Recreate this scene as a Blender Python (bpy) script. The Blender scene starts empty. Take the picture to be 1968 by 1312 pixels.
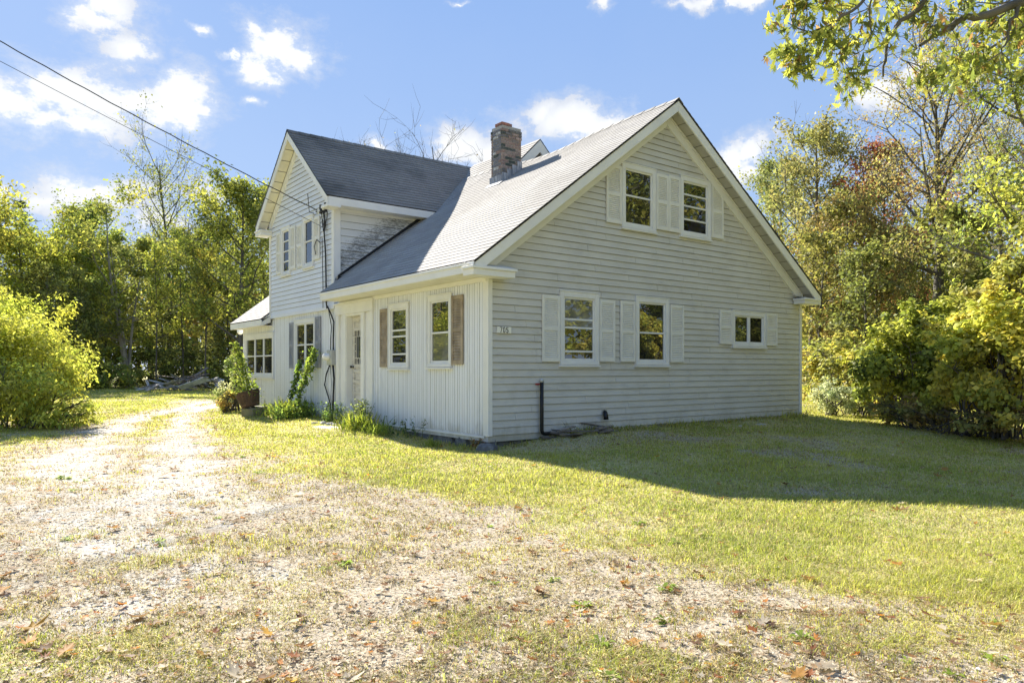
import bpy, math, random
import numpy as np
from mathutils import Vector, Matrix, noise as mnoise
scn = bpy.context.scene
COL = scn.collection
rnd = random.Random(7)

# ------------------------------------------------------------------ camera geometry
F = 1387.; CX = 984.; HY = 709.
ANG = math.radians(52.43); S, CO = math.sin(ANG), math.cos(ANG)
CAM = (-6.917, -9.625, 1.22)
def ray(u, v):
    l = (u-CX)/F; up = (HY-v)/F
    return (l*S+CO, -CO*l+S, up)
def onZ(u, v, z=0):
    d = ray(u, v); t = (z-CAM[2])/d[2]
    return (CAM[0]+t*d[0], CAM[1]+t*d[1])
def at(u, dep, v=None):
    d = ray(u, v if v is not None else HY)
    p = (CAM[0]+dep*d[0], CAM[1]+dep*d[1], CAM[2]+dep*d[2])
    return p if v is not None else p[:2]
def zat(v, dep): return CAM[2]+dep*(HY-v)/F

# ------------------------------------------------------------------ object helpers
def tag(o, label=None, cat=None, group=None, kind=None):
    if label: o['label'] = label
    if cat: o['category'] = cat
    if group: o['group'] = group
    if kind: o['kind'] = kind
    return o
def empty(name, loc=(0, 0, 0), label=None, cat=None, group=None):
    o = bpy.data.objects.new(name, None); COL.objects.link(o); o.location = loc
    o.empty_display_size = .2
    return tag(o, label, cat, group)
def link(name, me, mat=None, parent=None, loc=None):
    o = bpy.data.objects.new(name, me); COL.objects.link(o)
    if mat is not None and not me.materials: me.materials.append(mat)
    if parent is not None:
        o.parent = parent
        if loc is None: o.location = tuple(-c for c in parent_world(parent))
    if loc is not None: o.location = loc
    return o
def parent_world(p):
    v = Vector(p.location)
    q = p.parent
    while q is not None:
        v = v + Vector(q.location); q = q.parent
    return v

class MB:
    def __init__(s): s.v = []; s.f = []; s.c = []; s.col = None; s.g = []
    def add(s, vs, fs):
        b = len(s.v); s.v += [tuple(p) for p in vs]; s.f += [tuple(i+b for i in f) for f in fs]
        if s.col is not None: s.c += [s.col]*len(fs)
    def hexa(s, p):   # 8 points: bottom 4 (ccw), top 4
        s.add(p, [(0,3,2,1),(4,5,6,7),(0,1,5,4),(1,2,6,5),(2,3,7,6),(3,0,4,7)])
    def box(s, x0, x1, y0, y1, z0, z1):
        s.hexa([(x0,y0,z0),(x1,y0,z0),(x1,y1,z0),(x0,y1,z0),(x0,y0,z1),(x1,y0,z1),(x1,y1,z1),(x0,y1,z1)])
    def obox(s, c, size, M):
        hx, hy, hz = size[0]/2, size[1]/2, size[2]/2
        ps = [(-hx,-hy,-hz),(hx,-hy,-hz),(hx,hy,-hz),(-hx,hy,-hz),(-hx,-hy,hz),(hx,-hy,hz),(hx,hy,hz),(-hx,hy,hz)]
        s.hexa([tuple(Vector(c)+M@Vector(p)) for p in ps])
    def tube(s, pts, rad, n=6, cap=True):
        pts = [Vector(p) for p in pts]
        if not isinstance(rad, (list, tuple)): rad = [rad]*len(pts)
        up = Vector((.31, .17, .93)); vs = []; fs = []
        for i, p in enumerate(pts):
            a = pts[max(i-1, 0)]; b = pts[min(i+1, len(pts)-1)]
            d = (b-a); d = d.normalized() if d.length > 1e-9 else Vector((0, 0, 1))
            x = d.cross(up)
            if x.length < 1e-3: x = d.cross(Vector((1, 0, 0)))
            x.normalize(); y = d.cross(x); up = x.cross(d) if False else up
            for k in range(n):
                t = 2*math.pi*k/n
                vs.append(p+(x*math.cos(t)+y*math.sin(t))*rad[i])
        for i in range(len(pts)-1):
            for k in range(n):
                k2 = (k+1) % n
                fs.append((i*n+k, i*n+k2, (i+1)*n+k2, (i+1)*n+k))
        if cap:
            fs.append(tuple(range(n))[::-1]); fs.append(tuple((len(pts)-1)*n+k for k in range(n)))
        s.add(vs, fs)
    def lathe(s, prof, c=(0, 0, 0), n=24, M=None):
        vs = []; fs = []
        for (r, z) in prof:
            for k in range(n):
                t = 2*math.pi*k/n; p = Vector((r*math.cos(t), r*math.sin(t), z))
                if M is not None: p = M@p
                vs.append(p+Vector(c))
        for i in range(len(prof)-1):
            for k in range(n):
                k2 = (k+1) % n
                fs.append((i*n+k, i*n+k2, (i+1)*n+k2, (i+1)*n+k))
        s.add(vs, fs)
    def mesh(s, name, smooth=False):
        me = bpy.data.meshes.new(name); me.from_pydata(s.v, [], s.f); me.update()
        if s.c:
            a = me.attributes.new('tone', 'FLOAT_COLOR', 'FACE')
            a.data.foreach_set('color', np.array([(c[0], c[1], c[2], 1.) for c in s.c], dtype=np.float32).ravel())
        if smooth: me.polygons.foreach_set('use_smooth', [True]*len(me.polygons))
        return me
    def build(s, name, mat, parent=None, smooth=False, bevel=0, loc=None):
        o = link(name, s.mesh(name, smooth), mat, parent, loc)
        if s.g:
            o.data.materials.append(M['joint_shade'])
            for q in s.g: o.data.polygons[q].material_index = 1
        if bevel:
            m = o.modifiers.new('bevel', 'BEVEL'); m.width = bevel; m.segments = 2; m.limit_method = 'ANGLE'
            m.angle_limit = math.radians(40)
        return o

def npmesh(name, V, Fc, k, col=None, smooth=False):
    me = bpy.data.meshes.new(name)
    nv, nf = len(V), len(Fc)
    me.vertices.add(nv); me.vertices.foreach_set('co', V.astype(np.float32).ravel())
    me.loops.add(nf*k); me.loops.foreach_set('vertex_index', Fc.astype(np.int32).ravel())
    me.polygons.add(nf); me.polygons.foreach_set('loop_start', np.arange(0, nf*k, k, dtype=np.int32))
    me.polygons.foreach_set('loop_total', np.full(nf, k, dtype=np.int32))
    if smooth: me.polygons.foreach_set('use_smooth', np.ones(nf, dtype=bool))
    me.update(calc_edges=True)
    if col is not None:
        a = me.attributes.new('tone', 'FLOAT_COLOR', 'FACE')
        c = np.ones((nf, 4), dtype=np.float32); c[:, :3] = col
        a.data.foreach_set('color', c.ravel())
    return me

# ------------------------------------------------------------------ materials
def newmat(name):
    m = bpy.data.materials.new(name); m.use_nodes = True
    nt = m.node_tree; nt.nodes.clear()
    return m, nt, nt.nodes, nt.links
def N(nt, t, **kw):
    n = nt.nodes.new(t)
    for k, v in kw.items():
        if k in ('operation', 'blend_type', 'data_type', 'attribute_name', 'noise_dimensions', 'feature', 'distribution', 'vector_type', 'interpolation_type', 'clamp'):
            setattr(n, k, v)
        else: n.inputs[k].default_value = v
    return n
def mixc(nt, fac, a, b, mode='MIX'):
    m = nt.nodes.new('ShaderNodeMix'); m.data_type = 'RGBA'; m.blend_type = mode
    for i, v in ((0, fac), (6, a), (7, b)):
        if hasattr(v, 'is_linked') or hasattr(v, 'links'): nt.links.new(v, m.inputs[i])
        elif i == 0: m.inputs[0].default_value = v
        else: m.inputs[i].default_value = (v[0], v[1], v[2], 1)
    return m.outputs[2]
def mathn(nt, op, a, b=None, c=None, clamp=False):
    m = nt.nodes.new('ShaderNodeMath'); m.operation = op; m.use_clamp = clamp
    for i, v in enumerate((a, b, c)):
        if v is None: continue
        if hasattr(v, 'links'): nt.links.new(v, m.inputs[i])
        else: m.inputs[i].default_value = v
    return m.outputs[0]
def ramp(nt, src, p0, p1):
    m = nt.nodes.new('ShaderNodeMapRange'); m.interpolation_type = 'SMOOTHSTEP'
    nt.links.new(src, m.inputs[0]); m.inputs[1].default_value = p0; m.inputs[2].default_value = p1
    return m.outputs[0]
def noise(nt, vec, scale, detail=4, rough=.55):
    n = nt.nodes.new('ShaderNodeTexNoise'); n.inputs['Scale'].default_value = scale
    n.inputs['Detail'].default_value = detail; n.inputs['Roughness'].default_value = rough
    if vec is not None: nt.links.new(vec, n.inputs['Vector'])
    return n.outputs['Fac']
def scaled(nt, vec, s):
    m = nt.nodes.new('ShaderNodeMapping'); m.inputs['Scale'].default_value = s
    nt.links.new(vec, m.inputs['Vector']); return m.outputs[0]

def surf(name, col, rough=.6, var=.12, vscale=3., dirt=None, dirt_amt=.0, dirt_scale=(1, 1, 1), dirt_thr=(.5, .75), bump=.0, bscale=40., spec=.4, tone=False, metal=0, stretch=(1, 1, 1)):
    m, nt, nd, lk = newmat(name)
    out = nd.new('ShaderNodeOutputMaterial'); p = nd.new('ShaderNodeBsdfPrincipled')
    lk.new(p.outputs[0], out.inputs[0])
    tc = nd.new('ShaderNodeTexCoord'); obj = tc.outputs['Object']
    if tone:
        a = nd.new('ShaderNodeAttribute'); a.attribute_name = 'tone'; base = a.outputs['Color']
    else: base = col
    n1 = noise(nt, scaled(nt, obj, stretch), vscale, 5)
    f = ramp(nt, n1, .3, .7)
    if tone:
        c = mixc(nt, 1., base, mixc(nt, f, (1-var,)*3, (1+var,)*3), 'MULTIPLY')
    else:
        c = mixc(nt, f, tuple(x*(1-var) for x in col), tuple(min(1, x*(1+var)) for x in col))
    if dirt is not None:
        n2 = noise(nt, scaled(nt, obj, dirt_scale), 1.0, 8, .7)
        g = ramp(nt, n2, *dirt_thr)
        c = mixc(nt, mathn(nt, 'MULTIPLY', g, dirt_amt), c, dirt)
    lk.new(c, p.inputs['Base Color'])
    p.inputs['Roughness'].default_value = rough; p.inputs['Metallic'].default_value = metal
    p.inputs['Specular IOR Level'].default_value = spec
    if bump:
        b = nd.new('ShaderNodeBump'); b.inputs['Strength'].default_value = bump; b.inputs['Distance'].default_value = .02
        lk.new(noise(nt, scaled(nt, obj, stretch), bscale, 6, .65), b.inputs['Height']); lk.new(b.outputs[0], p.inputs['Normal'])
    return m

def leafmat(name, trans=.44, var=.15):
    m, nt, nd, lk = newmat(name)
    out = nd.new('ShaderNodeOutputMaterial')
    a = nd.new('ShaderNodeAttribute'); a.attribute_name = 'tone'
    oi = nd.new('ShaderNodeObjectInfo')
    geo = nd.new('ShaderNodeNewGeometry')
    hs = nd.new('ShaderNodeHueSaturation'); lk.new(a.outputs['Color'], hs.inputs['Color'])
    lk.new(mathn(nt, 'MULTIPLY_ADD', oi.outputs['Random'], .045, .48), hs.inputs['Hue'])
    d = nd.new('ShaderNodeBsdfDiffuse'); t = nd.new('ShaderNodeBsdfTranslucent'); g = nd.new('ShaderNodeBsdfGlossy')
    lk.new(hs.outputs[0], d.inputs[0])
    tcol = mixc(nt, 1., hs.outputs[0], (1.15, 1.12, .8), 'MULTIPLY')
    lk.new(tcol, t.inputs[0]); g.inputs['Roughness'].default_value = .55
    mx = nd.new('ShaderNodeMixShader'); mx.inputs[0].default_value = trans
    lk.new(d.outputs[0], mx.inputs[1]); lk.new(t.outputs[0], mx.inputs[2])
    m2 = nd.new('ShaderNodeMixShader'); m2.inputs[0].default_value = .02
    lk.new(mx.outputs[0], m2.inputs[1]); lk.new(g.outputs[0], m2.inputs[2]); lk.new(m2.outputs[0], out.inputs[0])
    return m

M = {}
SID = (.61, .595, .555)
M['siding'] = surf('vinyl_siding', SID, .5, .05, 1.2, dirt=(.38, .36, .31), dirt_amt=.6, dirt_scale=(1.3, 1.3, 3.), dirt_thr=(.47, .8), bump=.08, bscale=5, stretch=(1, 1, 3))
def splash(m):
    nt = m.node_tree; p = [n for n in nt.nodes if n.type == 'BSDF_PRINCIPLED'][0]; src = p.inputs['Base Color'].links[0].from_socket
    tc = nt.nodes.new('ShaderNodeTexCoord'); sx = nt.nodes.new('ShaderNodeSeparateXYZ'); nt.links.new(tc.outputs['Object'], sx.inputs[0])
    h = mathn(nt, 'MULTIPLY_ADD', sx.outputs[2], -1.1, noise(nt, scaled(nt, tc.outputs['Object'], (2.2, 2.2, 1.)), 2.5, 8, .7))
    g = mathn(nt, 'MULTIPLY', ramp(nt, h, .12, .55), .55)
    nt.links.new(mixc(nt, g, src, (.34, .31, .22)), p.inputs['Base Color'])
splash(M['siding'])
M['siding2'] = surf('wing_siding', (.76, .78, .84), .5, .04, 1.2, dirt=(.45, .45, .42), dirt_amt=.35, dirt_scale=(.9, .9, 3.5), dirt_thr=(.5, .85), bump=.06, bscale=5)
M['joint_shade'] = surf('painted_joint_shade', (.27, .265, .25), .9, .3, 3)  # dark colour painting the shade in siding laps and panel grooves
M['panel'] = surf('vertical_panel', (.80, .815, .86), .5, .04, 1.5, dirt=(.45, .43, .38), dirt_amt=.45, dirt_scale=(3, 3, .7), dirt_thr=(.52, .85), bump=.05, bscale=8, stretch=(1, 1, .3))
splash(M['panel'])
M['trim'] = surf('white_trim', (.80, .79, .76), .5, .05, 2, dirt=(.45, .42, .34), dirt_amt=.45, dirt_scale=(2, 2, 2), dirt_thr=(.52, .85), bump=.05, bscale=15)
M['frame'] = surf('window_trim', (.77, .765, .75), .45, .04, 3, dirt=(.5, .48, .4), dirt_amt=.4, dirt_scale=(5, 5, 5), dirt_thr=(.55, .8))
M['shutter'] = surf('white_shutter', (.76, .75, .71), .5, .04, 4, dirt=(.5, .48, .4), dirt_amt=.4, dirt_scale=(6, 6, 4), dirt_thr=(.55, .8))
M['soffit'] = surf('grey_soffit', (.50, .48, .43), .7, .08, 4)
M['soffit_white'] = surf('cream_soffit', (.78, .76, .68), .7, .06, 4)
def jointed(m, axis, step):
    nt = m.node_tree; p = [n for n in nt.nodes if n.type == 'BSDF_PRINCIPLED'][0]; src = p.inputs['Base Color'].links[0].from_socket
    tc = nt.nodes.new('ShaderNodeTexCoord'); sx = nt.nodes.new('ShaderNodeSeparateXYZ'); nt.links.new(tc.outputs['Object'], sx.inputs[0])
    g = mathn(nt, 'LESS_THAN', mathn(nt, 'FRACT', mathn(nt, 'MULTIPLY', sx.outputs[axis], 1/step)), .06)
    nt.links.new(mixc(nt, g, src, (.16, .15, .13)), p.inputs['Base Color'])
jointed(M['soffit'], 0, .26)
M['soffit_wing'] = surf('cream_soffit_panels', (.78, .74, .60), .7, .06, 4); jointed(M['soffit_wing'], 1, .26)
M['brownsh'] = surf('weathered_shutter', (.34, .27, .19), .75, .25, 5, dirt=(.50, .44, .35), dirt_amt=.5, dirt_scale=(9, 9, 3), dirt_thr=(.45, .75), bump=.3, bscale=40)
M['greysh'] = surf('grey_shutter', (.30, .31, .34), .7, .1, 5)
M['dark'] = surf('dark_void', (.012, .011, .01), .8, .1, 3)
M['black'] = surf('black_plastic', (.012, .012, .014), .4, .2, 8)
M['cable'] = surf('dark_cable', (.025, .025, .03), .6, .2, 8)
M['metal'] = surf('galvanised_metal', (.52, .53, .52), .45, .12, 9, metal=.5, dirt=(.25, .2, .15), dirt_amt=.5, dirt_scale=(9, 9, 9))
M['lead'] = surf('lead_flashing', (.27, .28, .31), .55, .25, 9, dirt=(.6, .6, .6), dirt_amt=.7, dirt_scale=(25, 25, 2.5), dirt_thr=(.45, .6), metal=.2)
M['stone'] = surf('field_stone', (.15, .148, .145), .9, .35, 5, dirt=(.42, .41, .38), dirt_amt=.7, dirt_scale=(8, 8, 8), bump=.7, bscale=22, tone=False)
M['slab'] = surf('stone_slab', (.50, .48, .43), .9, .2, 4, bump=.6, bscale=20)
M['red'] = surf('red_tag', (.35, .05, .04), .5, .1, 5)
M['door'] = surf('peeling_door_paint', (.66, .62, .54), .7, .12, 5, dirt=(.22, .17, .12), dirt_amt=.85, dirt_scale=(3, 3, 22), dirt_thr=(.56, .66), bump=.4, bscale=30, stretch=(1, 1, 5))
M['barrel'] = surf('barrel_stave', (.085, .052, .035), .8, .4, 6, dirt=(.18, .13, .1), dirt_amt=.6, dirt_scale=(20, 20, 2), bump=.5, bscale=30)
M['bark'] = surf('bark', (.11, .10, .088), .95, .35, 2.5, dirt=(.3, .29, .26), dirt_amt=.5, dirt_scale=(3, 3, .8), bump=.9, bscale=14, stretch=(1, 1, .25))
M['barkpale'] = surf('pale_bark', (.30, .28, .25), .95, .3, 2.5, dirt=(.12, .11, .09), dirt_amt=.7, dirt_scale=(3, 3, 1.5), bump=.9, bscale=14, stretch=(1, 1, .25))
M['oldwood'] = surf('weathered_wood', (.30, .27, .24), .9, .3, 4, tone=True, bump=.7, bscale=30, stretch=(1, 1, 1))
M['brick'] = surf('old_brick', (.3, .1, .07), .9, .3, 25, tone=True, bump=.7, bscale=60, dirt=(.20, .18, .17), dirt_amt=.5, dirt_scale=(6, 6, 8), dirt_thr=(.48, .62))
M['mortar'] = surf('mortar', (.42, .40, .36), .95, .2, 30, bump=.5, bscale=60, dirt=(.2, .18, .17), dirt_amt=.6, dirt_scale=(8, 8, 8))
M['leaf'] = leafmat('leaf')
M['leafthin'] = leafmat('thin_leaf', .52)
M['globe'] = surf('white_glass_globe', (.8, .8, .78), .2, .02, 3)
M['sign'] = surf('sign_plate', (.85, .84, .78), .4, .04, 12)
M['ink'] = surf('black_ink', (.01, .01, .01), .5, .05, 9)

def glassmat(name, fac, room=(.018, .018, .017)):
    m, nt, nd, lk = newmat(name)
    out = nd.new('ShaderNodeOutputMaterial')
    d = nd.new('ShaderNodeBsdfDiffuse'); g = nd.new('ShaderNodeBsdfGlossy')
    g.inputs['Roughness'].default_value = .0; g.inputs['Color'].default_value = (.95, .98, 1, 1)
    tc = nd.new('ShaderNodeTexCoord')
    f = ramp(nt, noise(nt, tc.outputs['Object'], 1.7, 3), .4, .65)
    lk.new(mixc(nt, f, room, tuple(x*2.2 for x in room)), d.inputs[0])
    b = nd.new('ShaderNodeBump'); b.inputs['Strength'].default_value = .12; b.inputs['Distance'].default_value = .01
    lk.new(noise(nt, tc.outputs['Object'], 2.2, 2), b.inputs['Height']); lk.new(b.outputs[0], g.inputs['Normal'])
    geo = nd.new('ShaderNodeNewGeometry'); dt = nd.new('ShaderNodeVectorMath'); dt.operation = 'DOT_PRODUCT'
    lk.new(geo.outputs['Normal'], dt.inputs[0]); lk.new(geo.outputs['Incoming'], dt.inputs[1])
    fr = mathn(nt, 'MULTIPLY_ADD', mathn(nt, 'POWER', mathn(nt, 'SUBTRACT', 1., mathn(nt, 'ABSOLUTE', dt.outputs['Value'])), 5.), .9, .05)
    mx = nd.new('ShaderNodeMixShader')
    lk.new(mathn(nt, 'ADD', fr, fac, clamp=True), mx.inputs[0])
    lk.new(d.outputs[0], mx.inputs[1]); lk.new(g.outputs[0], mx.inputs[2]); lk.new(mx.outputs[0], out.inputs[0])
    return m
M['glass'] = glassmat('window_glass', .11)
M['glass_dim'] = glassmat('old_window_glass', .01)
M['glass_curtain'] = glassmat('curtained_window_glass', .07, (.10, .10, .097))
M['screen'] = glassmat('insect_screen', -.02, (.012, .011, .01))

def shinglemat(name, c0, c1, stain, stain_amt):
    m, nt, nd, lk = newmat(name)
    out = nd.new('ShaderNodeOutputMaterial'); p = nd.new('ShaderNodeBsdfPrincipled'); lk.new(p.outputs[0], out.inputs[0])
    tc = nd.new('ShaderNodeTexCoord'); obj = tc.outputs['Object']
    a = nd.new('ShaderNodeAttribute'); a.attribute_name = 'tone'
    c = mixc(nt, ramp(nt, noise(nt, obj, 90, 3), .3, .7), c0, c1)
    c = mixc(nt, 1., c, a.outputs['Color'], 'MULTIPLY')
    st = ramp(nt, noise(nt, scaled(nt, obj, (.35, .35, .35)), 1.6, 6, .6), .42, .68)
    c = mixc(nt, mathn(nt, 'MULTIPLY', st, stain_amt), c, stain)
    lk.new(c, p.inputs['Base Color']); p.inputs['Roughness'].default_value = .9; p.inputs['Specular IOR Level'].default_value = .2
    b = nd.new('ShaderNodeBump'); b.inputs['Strength'].default_value = .6; b.inputs['Distance'].default_value = .004
    lk.new(noise(nt, obj, 160, 2), b.inputs['Height']); lk.new(b.outputs[0], p.inputs['Normal'])
    return m
M['shingle'] = shinglemat('light_grey_shingle', (.29, .275, .25), (.45, .43, .395), (.25, .235, .21), .6)
M['shingle_dark'] = shinglemat('dark_shingle', (.22, .192, .16), (.36, .325, .275), (.10, .092, .08), .85)

def siding_mildew():
    m = surf('mildewed_siding', (.72, .715, .70), .55, .05, 1.2, bump=.06, bscale=5)
    nt = m.node_tree; nd = nt.nodes; lk = nt.links
    p = [n for n in nd if n.type == 'BSDF_PRINCIPLED'][0]
    src = p.inputs['Base Color'].links[0].from_socket
    tc = nd.new('ShaderNodeTexCoord'); sx = nd.new('ShaderNodeSeparateXYZ'); lk.new(tc.outputs['Object'], sx.inputs[0])
    # mildew grows in a band just above the line where the roof meets the wall
    d = mathn(nt, 'SUBTRACT', sx.outputs[2], mathn(nt, 'MULTIPLY_ADD', sx.outputs[0], .7416, 3.302))
    band = mathn(nt, 'SUBTRACT', 1., ramp(nt, mathn(nt, 'ABSOLUTE', mathn(nt, 'SUBTRACT', d, .33)), .05, .75))
    n2 = noise(nt, scaled(nt, tc.outputs['Object'], (2.6, 1, 16)), 2.2, 10, .85)
    g = ramp(nt, mathn(nt, 'MULTIPLY_ADD', band, .22, n2), .66, .74)
    c = mixc(nt, mathn(nt, 'MULTIPLY', g, .8), src, (.09, .09, .08))
    lk.new(c, p.inputs['Base Color'])
    return m
M['mildew'] = siding_mildew()

# ------------------------------------------------------------------ value noise (numpy)
def vnoise(x, y, sc, seed=0):
    x = np.asarray(x)*sc+seed*17.3; y = np.asarray(y)*sc-seed*9.1
    xi = np.floor(x); yi = np.floor(y); fx = x-xi; fy = y-yi
    fx = fx*fx*(3-2*fx); fy = fy*fy*(3-2*fy)
    def h(a, b):
        v = np.sin(a*127.1+b*311.7+seed*74.7)*43758.5453
        return v-np.floor(v)
    return (h(xi, yi)*(1-fx)+h(xi+1, yi)*fx)*(1-fy)+(h(xi, yi+1)*(1-fx)+h(xi+1, yi+1)*fx)*fy
def fbm(x, y, sc, seed=0, o=4):
    s = 0; a = .5; t = 0
    for k in range(o):
        s = s+a*vnoise(x, y, sc*2**k, seed+k); t += a; a *= .55
    return s/t
def sstep(a, b, x):
    t = np.clip((x-a)/(b-a), 0, 1); return t*t*(3-2*t)

# gravel drive: wheel tracks and worn apron, as world polylines with half widths (m)
GP = [
 [((420,770),.6),((335,787),.42),((262,803),.42),((208,828),.42),((160,865),.6),((140,915),.8),((120,980),1.1)],
 [((420,778),.5),((362,793),.36),((347,815),.36),((348,850),.42),((340,900),.6),((300,950),.8)],
 [((120,960),1.1),((240,1000),.95),((330,1060),.75),((250,1120),.45)],
 [((330,960),.55),((430,1000),.5),((520,1050),.5),((600,1110),.5),((800,1100),.50),((1000,1140),.30),((1250,1190),.2),((1500,1225),.17),((1968,1275),.25),((2400,1320),.3)],
 [((0,1000),.8),((100,1060),.7),((300,1090),.6),((500,1160),.42),((800,1200),.3),((1100,1250),.18)],
]
GP = [[(onZ(*p), w*(.92 if i_ < 2 else 1.15 if i_ == 2 else 1)) for p, w in pl] for i_, pl in enumerate(GP)]
def gdist(x, y, PLS=None):
    best = np.full(np.shape(x), 99.)
    for pl in (PLS or GP):
        for (a, wa), (b, wb) in zip(pl[:-1], pl[1:]):
            ax, ay = a; bx, by = b; dx, dy = bx-ax, by-ay; L = dx*dx+dy*dy
            t = np.clip(((x-ax)*dx+(y-ay)*dy)/L, 0, 1)
            d = np.hypot(x-(ax+t*dx), y-(ay+t*dy))/(wa+(wb-wa)*t)
            best = np.minimum(best, d)
    return best
DP = [[(onZ(*p), w) for p, w in pl] for pl in [[((200,1290),.5),((700,1290),.5),((1200,1290),.45),((1700,1300),.4),((2100,1310),.4)],[((560,1000),.7),((800,1050),.7),((1150,1100),.5),((1500,1160),.35)],[((200,900),.9),((420,930),.6),((500,1000),.6)]]]
def masks(x, y):
    d = gdist(x, y)
    n = fbm(x, y, 1.1, 3); n2 = fbm(x, y, 3.7, 8)
    pn = .6*fbm(x, y, 1.7, 15)+.4*fbm(x, y, 5.5, 16)
    dA = gdist(x, y, GP[:3]); dB = gdist(x, y, GP[3:])
    gA = (1-sstep(.3, 1.3, dA+(n-.5)*1.8+(n2-.5)*1.5))*(.6+.4*sstep(.38, .62, pn))
    gB = (1-sstep(.1, 1.3, dB+(n-.5)*2.4+(n2-.5)*2.0))*(.10+.72*sstep(.46, .70, pn))
    g = np.maximum(gA, gB)
    dd_ = np.minimum(d, gdist(x, y, DP)); dry = (1-sstep(1.0, 3.0, dd_+(n-.5)*2.6+(fbm(x, y, .5, 21)-.5)*2.0+(n2-.5)*1.6))*(.6+.4*sstep(.3, .6, fbm(x, y, 1.3, 27)))
    # thin patches of brown in the lawn
    dry = np.maximum(dry, sstep(.60, .78, fbm(x, y, .55, 31))*.6)
    lush = sstep(.36, .66, fbm(x, y, .8, 44))
    # worn bare earth along the gable foot
    bare = sstep(1.6, .2, np.abs(y+.9))*sstep(-1, .5, x)*(1-sstep(2.8, 5, x))*.5
    far = sstep(26, 40, np.hypot(x-CAM[0], y-CAM[1]))
    g = g*(1-far)
    return g, np.maximum(dry, bare), lush, far
def ghf(x, y):
    h = -.13*np.exp(-((x+.4)**2/1.6+(y-.8)**2/3.5))-.11*sstep(-1.2, -5.5, y)+.085*np.exp(-(y+.05)**2/.5)*sstep(.6, 1.8, x)*sstep(10.5, 9.3, x)+.05*np.exp(-x**2/.6)*sstep(2.6, 4., y)+(fbm(x, y, .5, 5)-.5)*.05+(fbm(x, y, 2.5, 6)-.5)*.018
    return h
def gh(x, y): return float(ghf(np.array([x]), np.array([y]))[0])

# ------------------------------------------------------------------ ground sheet
def axis(lo, hi, fine, outer):
    a = list(np.arange(lo, hi+1e-6, fine)); st = fine; l = lo; r = hi; L = []; R = []
    while r < outer: st *= 1.25; r += st; R.append(r)
    st = fine
    while l > -outer: st *= 1.25; l -= st; L.append(l)
    return np.array(L[::-1]+a+R)
gx = axis(-13, 15, .085, 700); gy = axis(-13, 16, .085, 700)
X, Y = np.meshgrid(gx, gy, indexing='ij'); nx, ny = X.shape
Z = ghf(X, Y)
V = np.stack([X.ravel(), Y.ravel(), Z.ravel()], 1)
i, j = np.meshgrid(np.arange(nx-1), np.arange(ny-1), indexing='ij')
b = (i*ny+j).ravel()
me = npmesh('ground', V, np.stack([b, b+ny, b+ny+1, b+1], 1), 4, smooth=True)
g_, d_, l_, f_ = masks(X.ravel(), Y.ravel())
at_ = me.attributes.new('cover', 'FLOAT_COLOR', 'POINT')
at_.data.foreach_set('color', np.stack([g_, d_, l_, f_], 1).astype(np.float32).ravel())
def groundmat():
    m, nt, nd, lk = newmat('ground_cover')
    out = nd.new('ShaderNodeOutputMaterial'); p = nd.new('ShaderNodeBsdfPrincipled'); lk.new(p.outputs[0], out.inputs[0])
    a = nd.new('ShaderNodeAttribute'); a.attribute_name = 'cover'
    sp = nd.new('ShaderNodeSeparateColor'); lk.new(a.outputs['Color'], sp.inputs[0])
    tc = nd.new('ShaderNodeTexCoord'); o = tc.outputs['Object']
    n_f = noise(nt, o, 38, 6, .7); n_m = noise(nt, o, 7, 5, .6); n_s = noise(nt, o, 110, 3, .6)
    green = mixc(nt, ramp(nt, n_m, .35, .65), (.27, .27, .07), (.46, .42, .17))
    green = mixc(nt, sp.outputs[2], mixc(nt, ramp(nt, n_f, .4, .62), green, (.54, .47, .27)), green)
    soil = mixc(nt, ramp(nt, n_f, .35, .65), (.25, .20, .14), (.56, .49, .375))
    vor = nd.new('ShaderNodeTexVoronoi'); vor.inputs['Scale'].default_value = 42; lk.new(o, vor.inputs['Vector'])
    vs = nd.new('ShaderNodeSeparateColor'); lk.new(vor.outputs['Color'], vs.inputs[0])
    grav = mixc(nt, vs.outputs[0], (.32, .30, .26), (.62, .59, .53))
    grav = mixc(nt, ramp(nt, n_m, .42, .62), grav, (.46, .40, .31))
    d2 = ramp(nt, mathn(nt, 'MULTIPLY_ADD', mathn(nt, 'SUBTRACT', n_f, .5), 1.6, sp.outputs[1]), .35, .65)
    g2 = ramp(nt, mathn(nt, 'MULTIPLY_ADD', mathn(nt, 'SUBTRACT', n_f, .5), 1.8, sp.outputs[0]), .3, .7)
    c = mixc(nt, d2, green, soil); c = mixc(nt, g2, c, grav)
    wood = mixc(nt, ramp(nt, n_m, .4, .6), (.06, .05, .03), (.13, .12, .04))
    c = mixc(nt, mathn(nt, 'MULTIPLY', a.outputs['Alpha'], .0), c, wood)
    lk.new(c, p.inputs['Base Color']); p.inputs['Roughness'].default_value = .95; p.inputs['Specular IOR Level'].default_value = .1
    b = nd.new('ShaderNodeBump'); b.inputs['Strength'].default_value = .9; b.inputs['Distance'].default_value = .015
    lk.new(mathn(nt, 'ADD', n_f, mathn(nt, 'MULTIPLY', n_s, .6)), b.inputs['Height']); lk.new(b.outputs[0], p.inputs['Normal'])
    return m
g = link('ground', me, groundmat()); tag(g, kind='structure')

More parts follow.
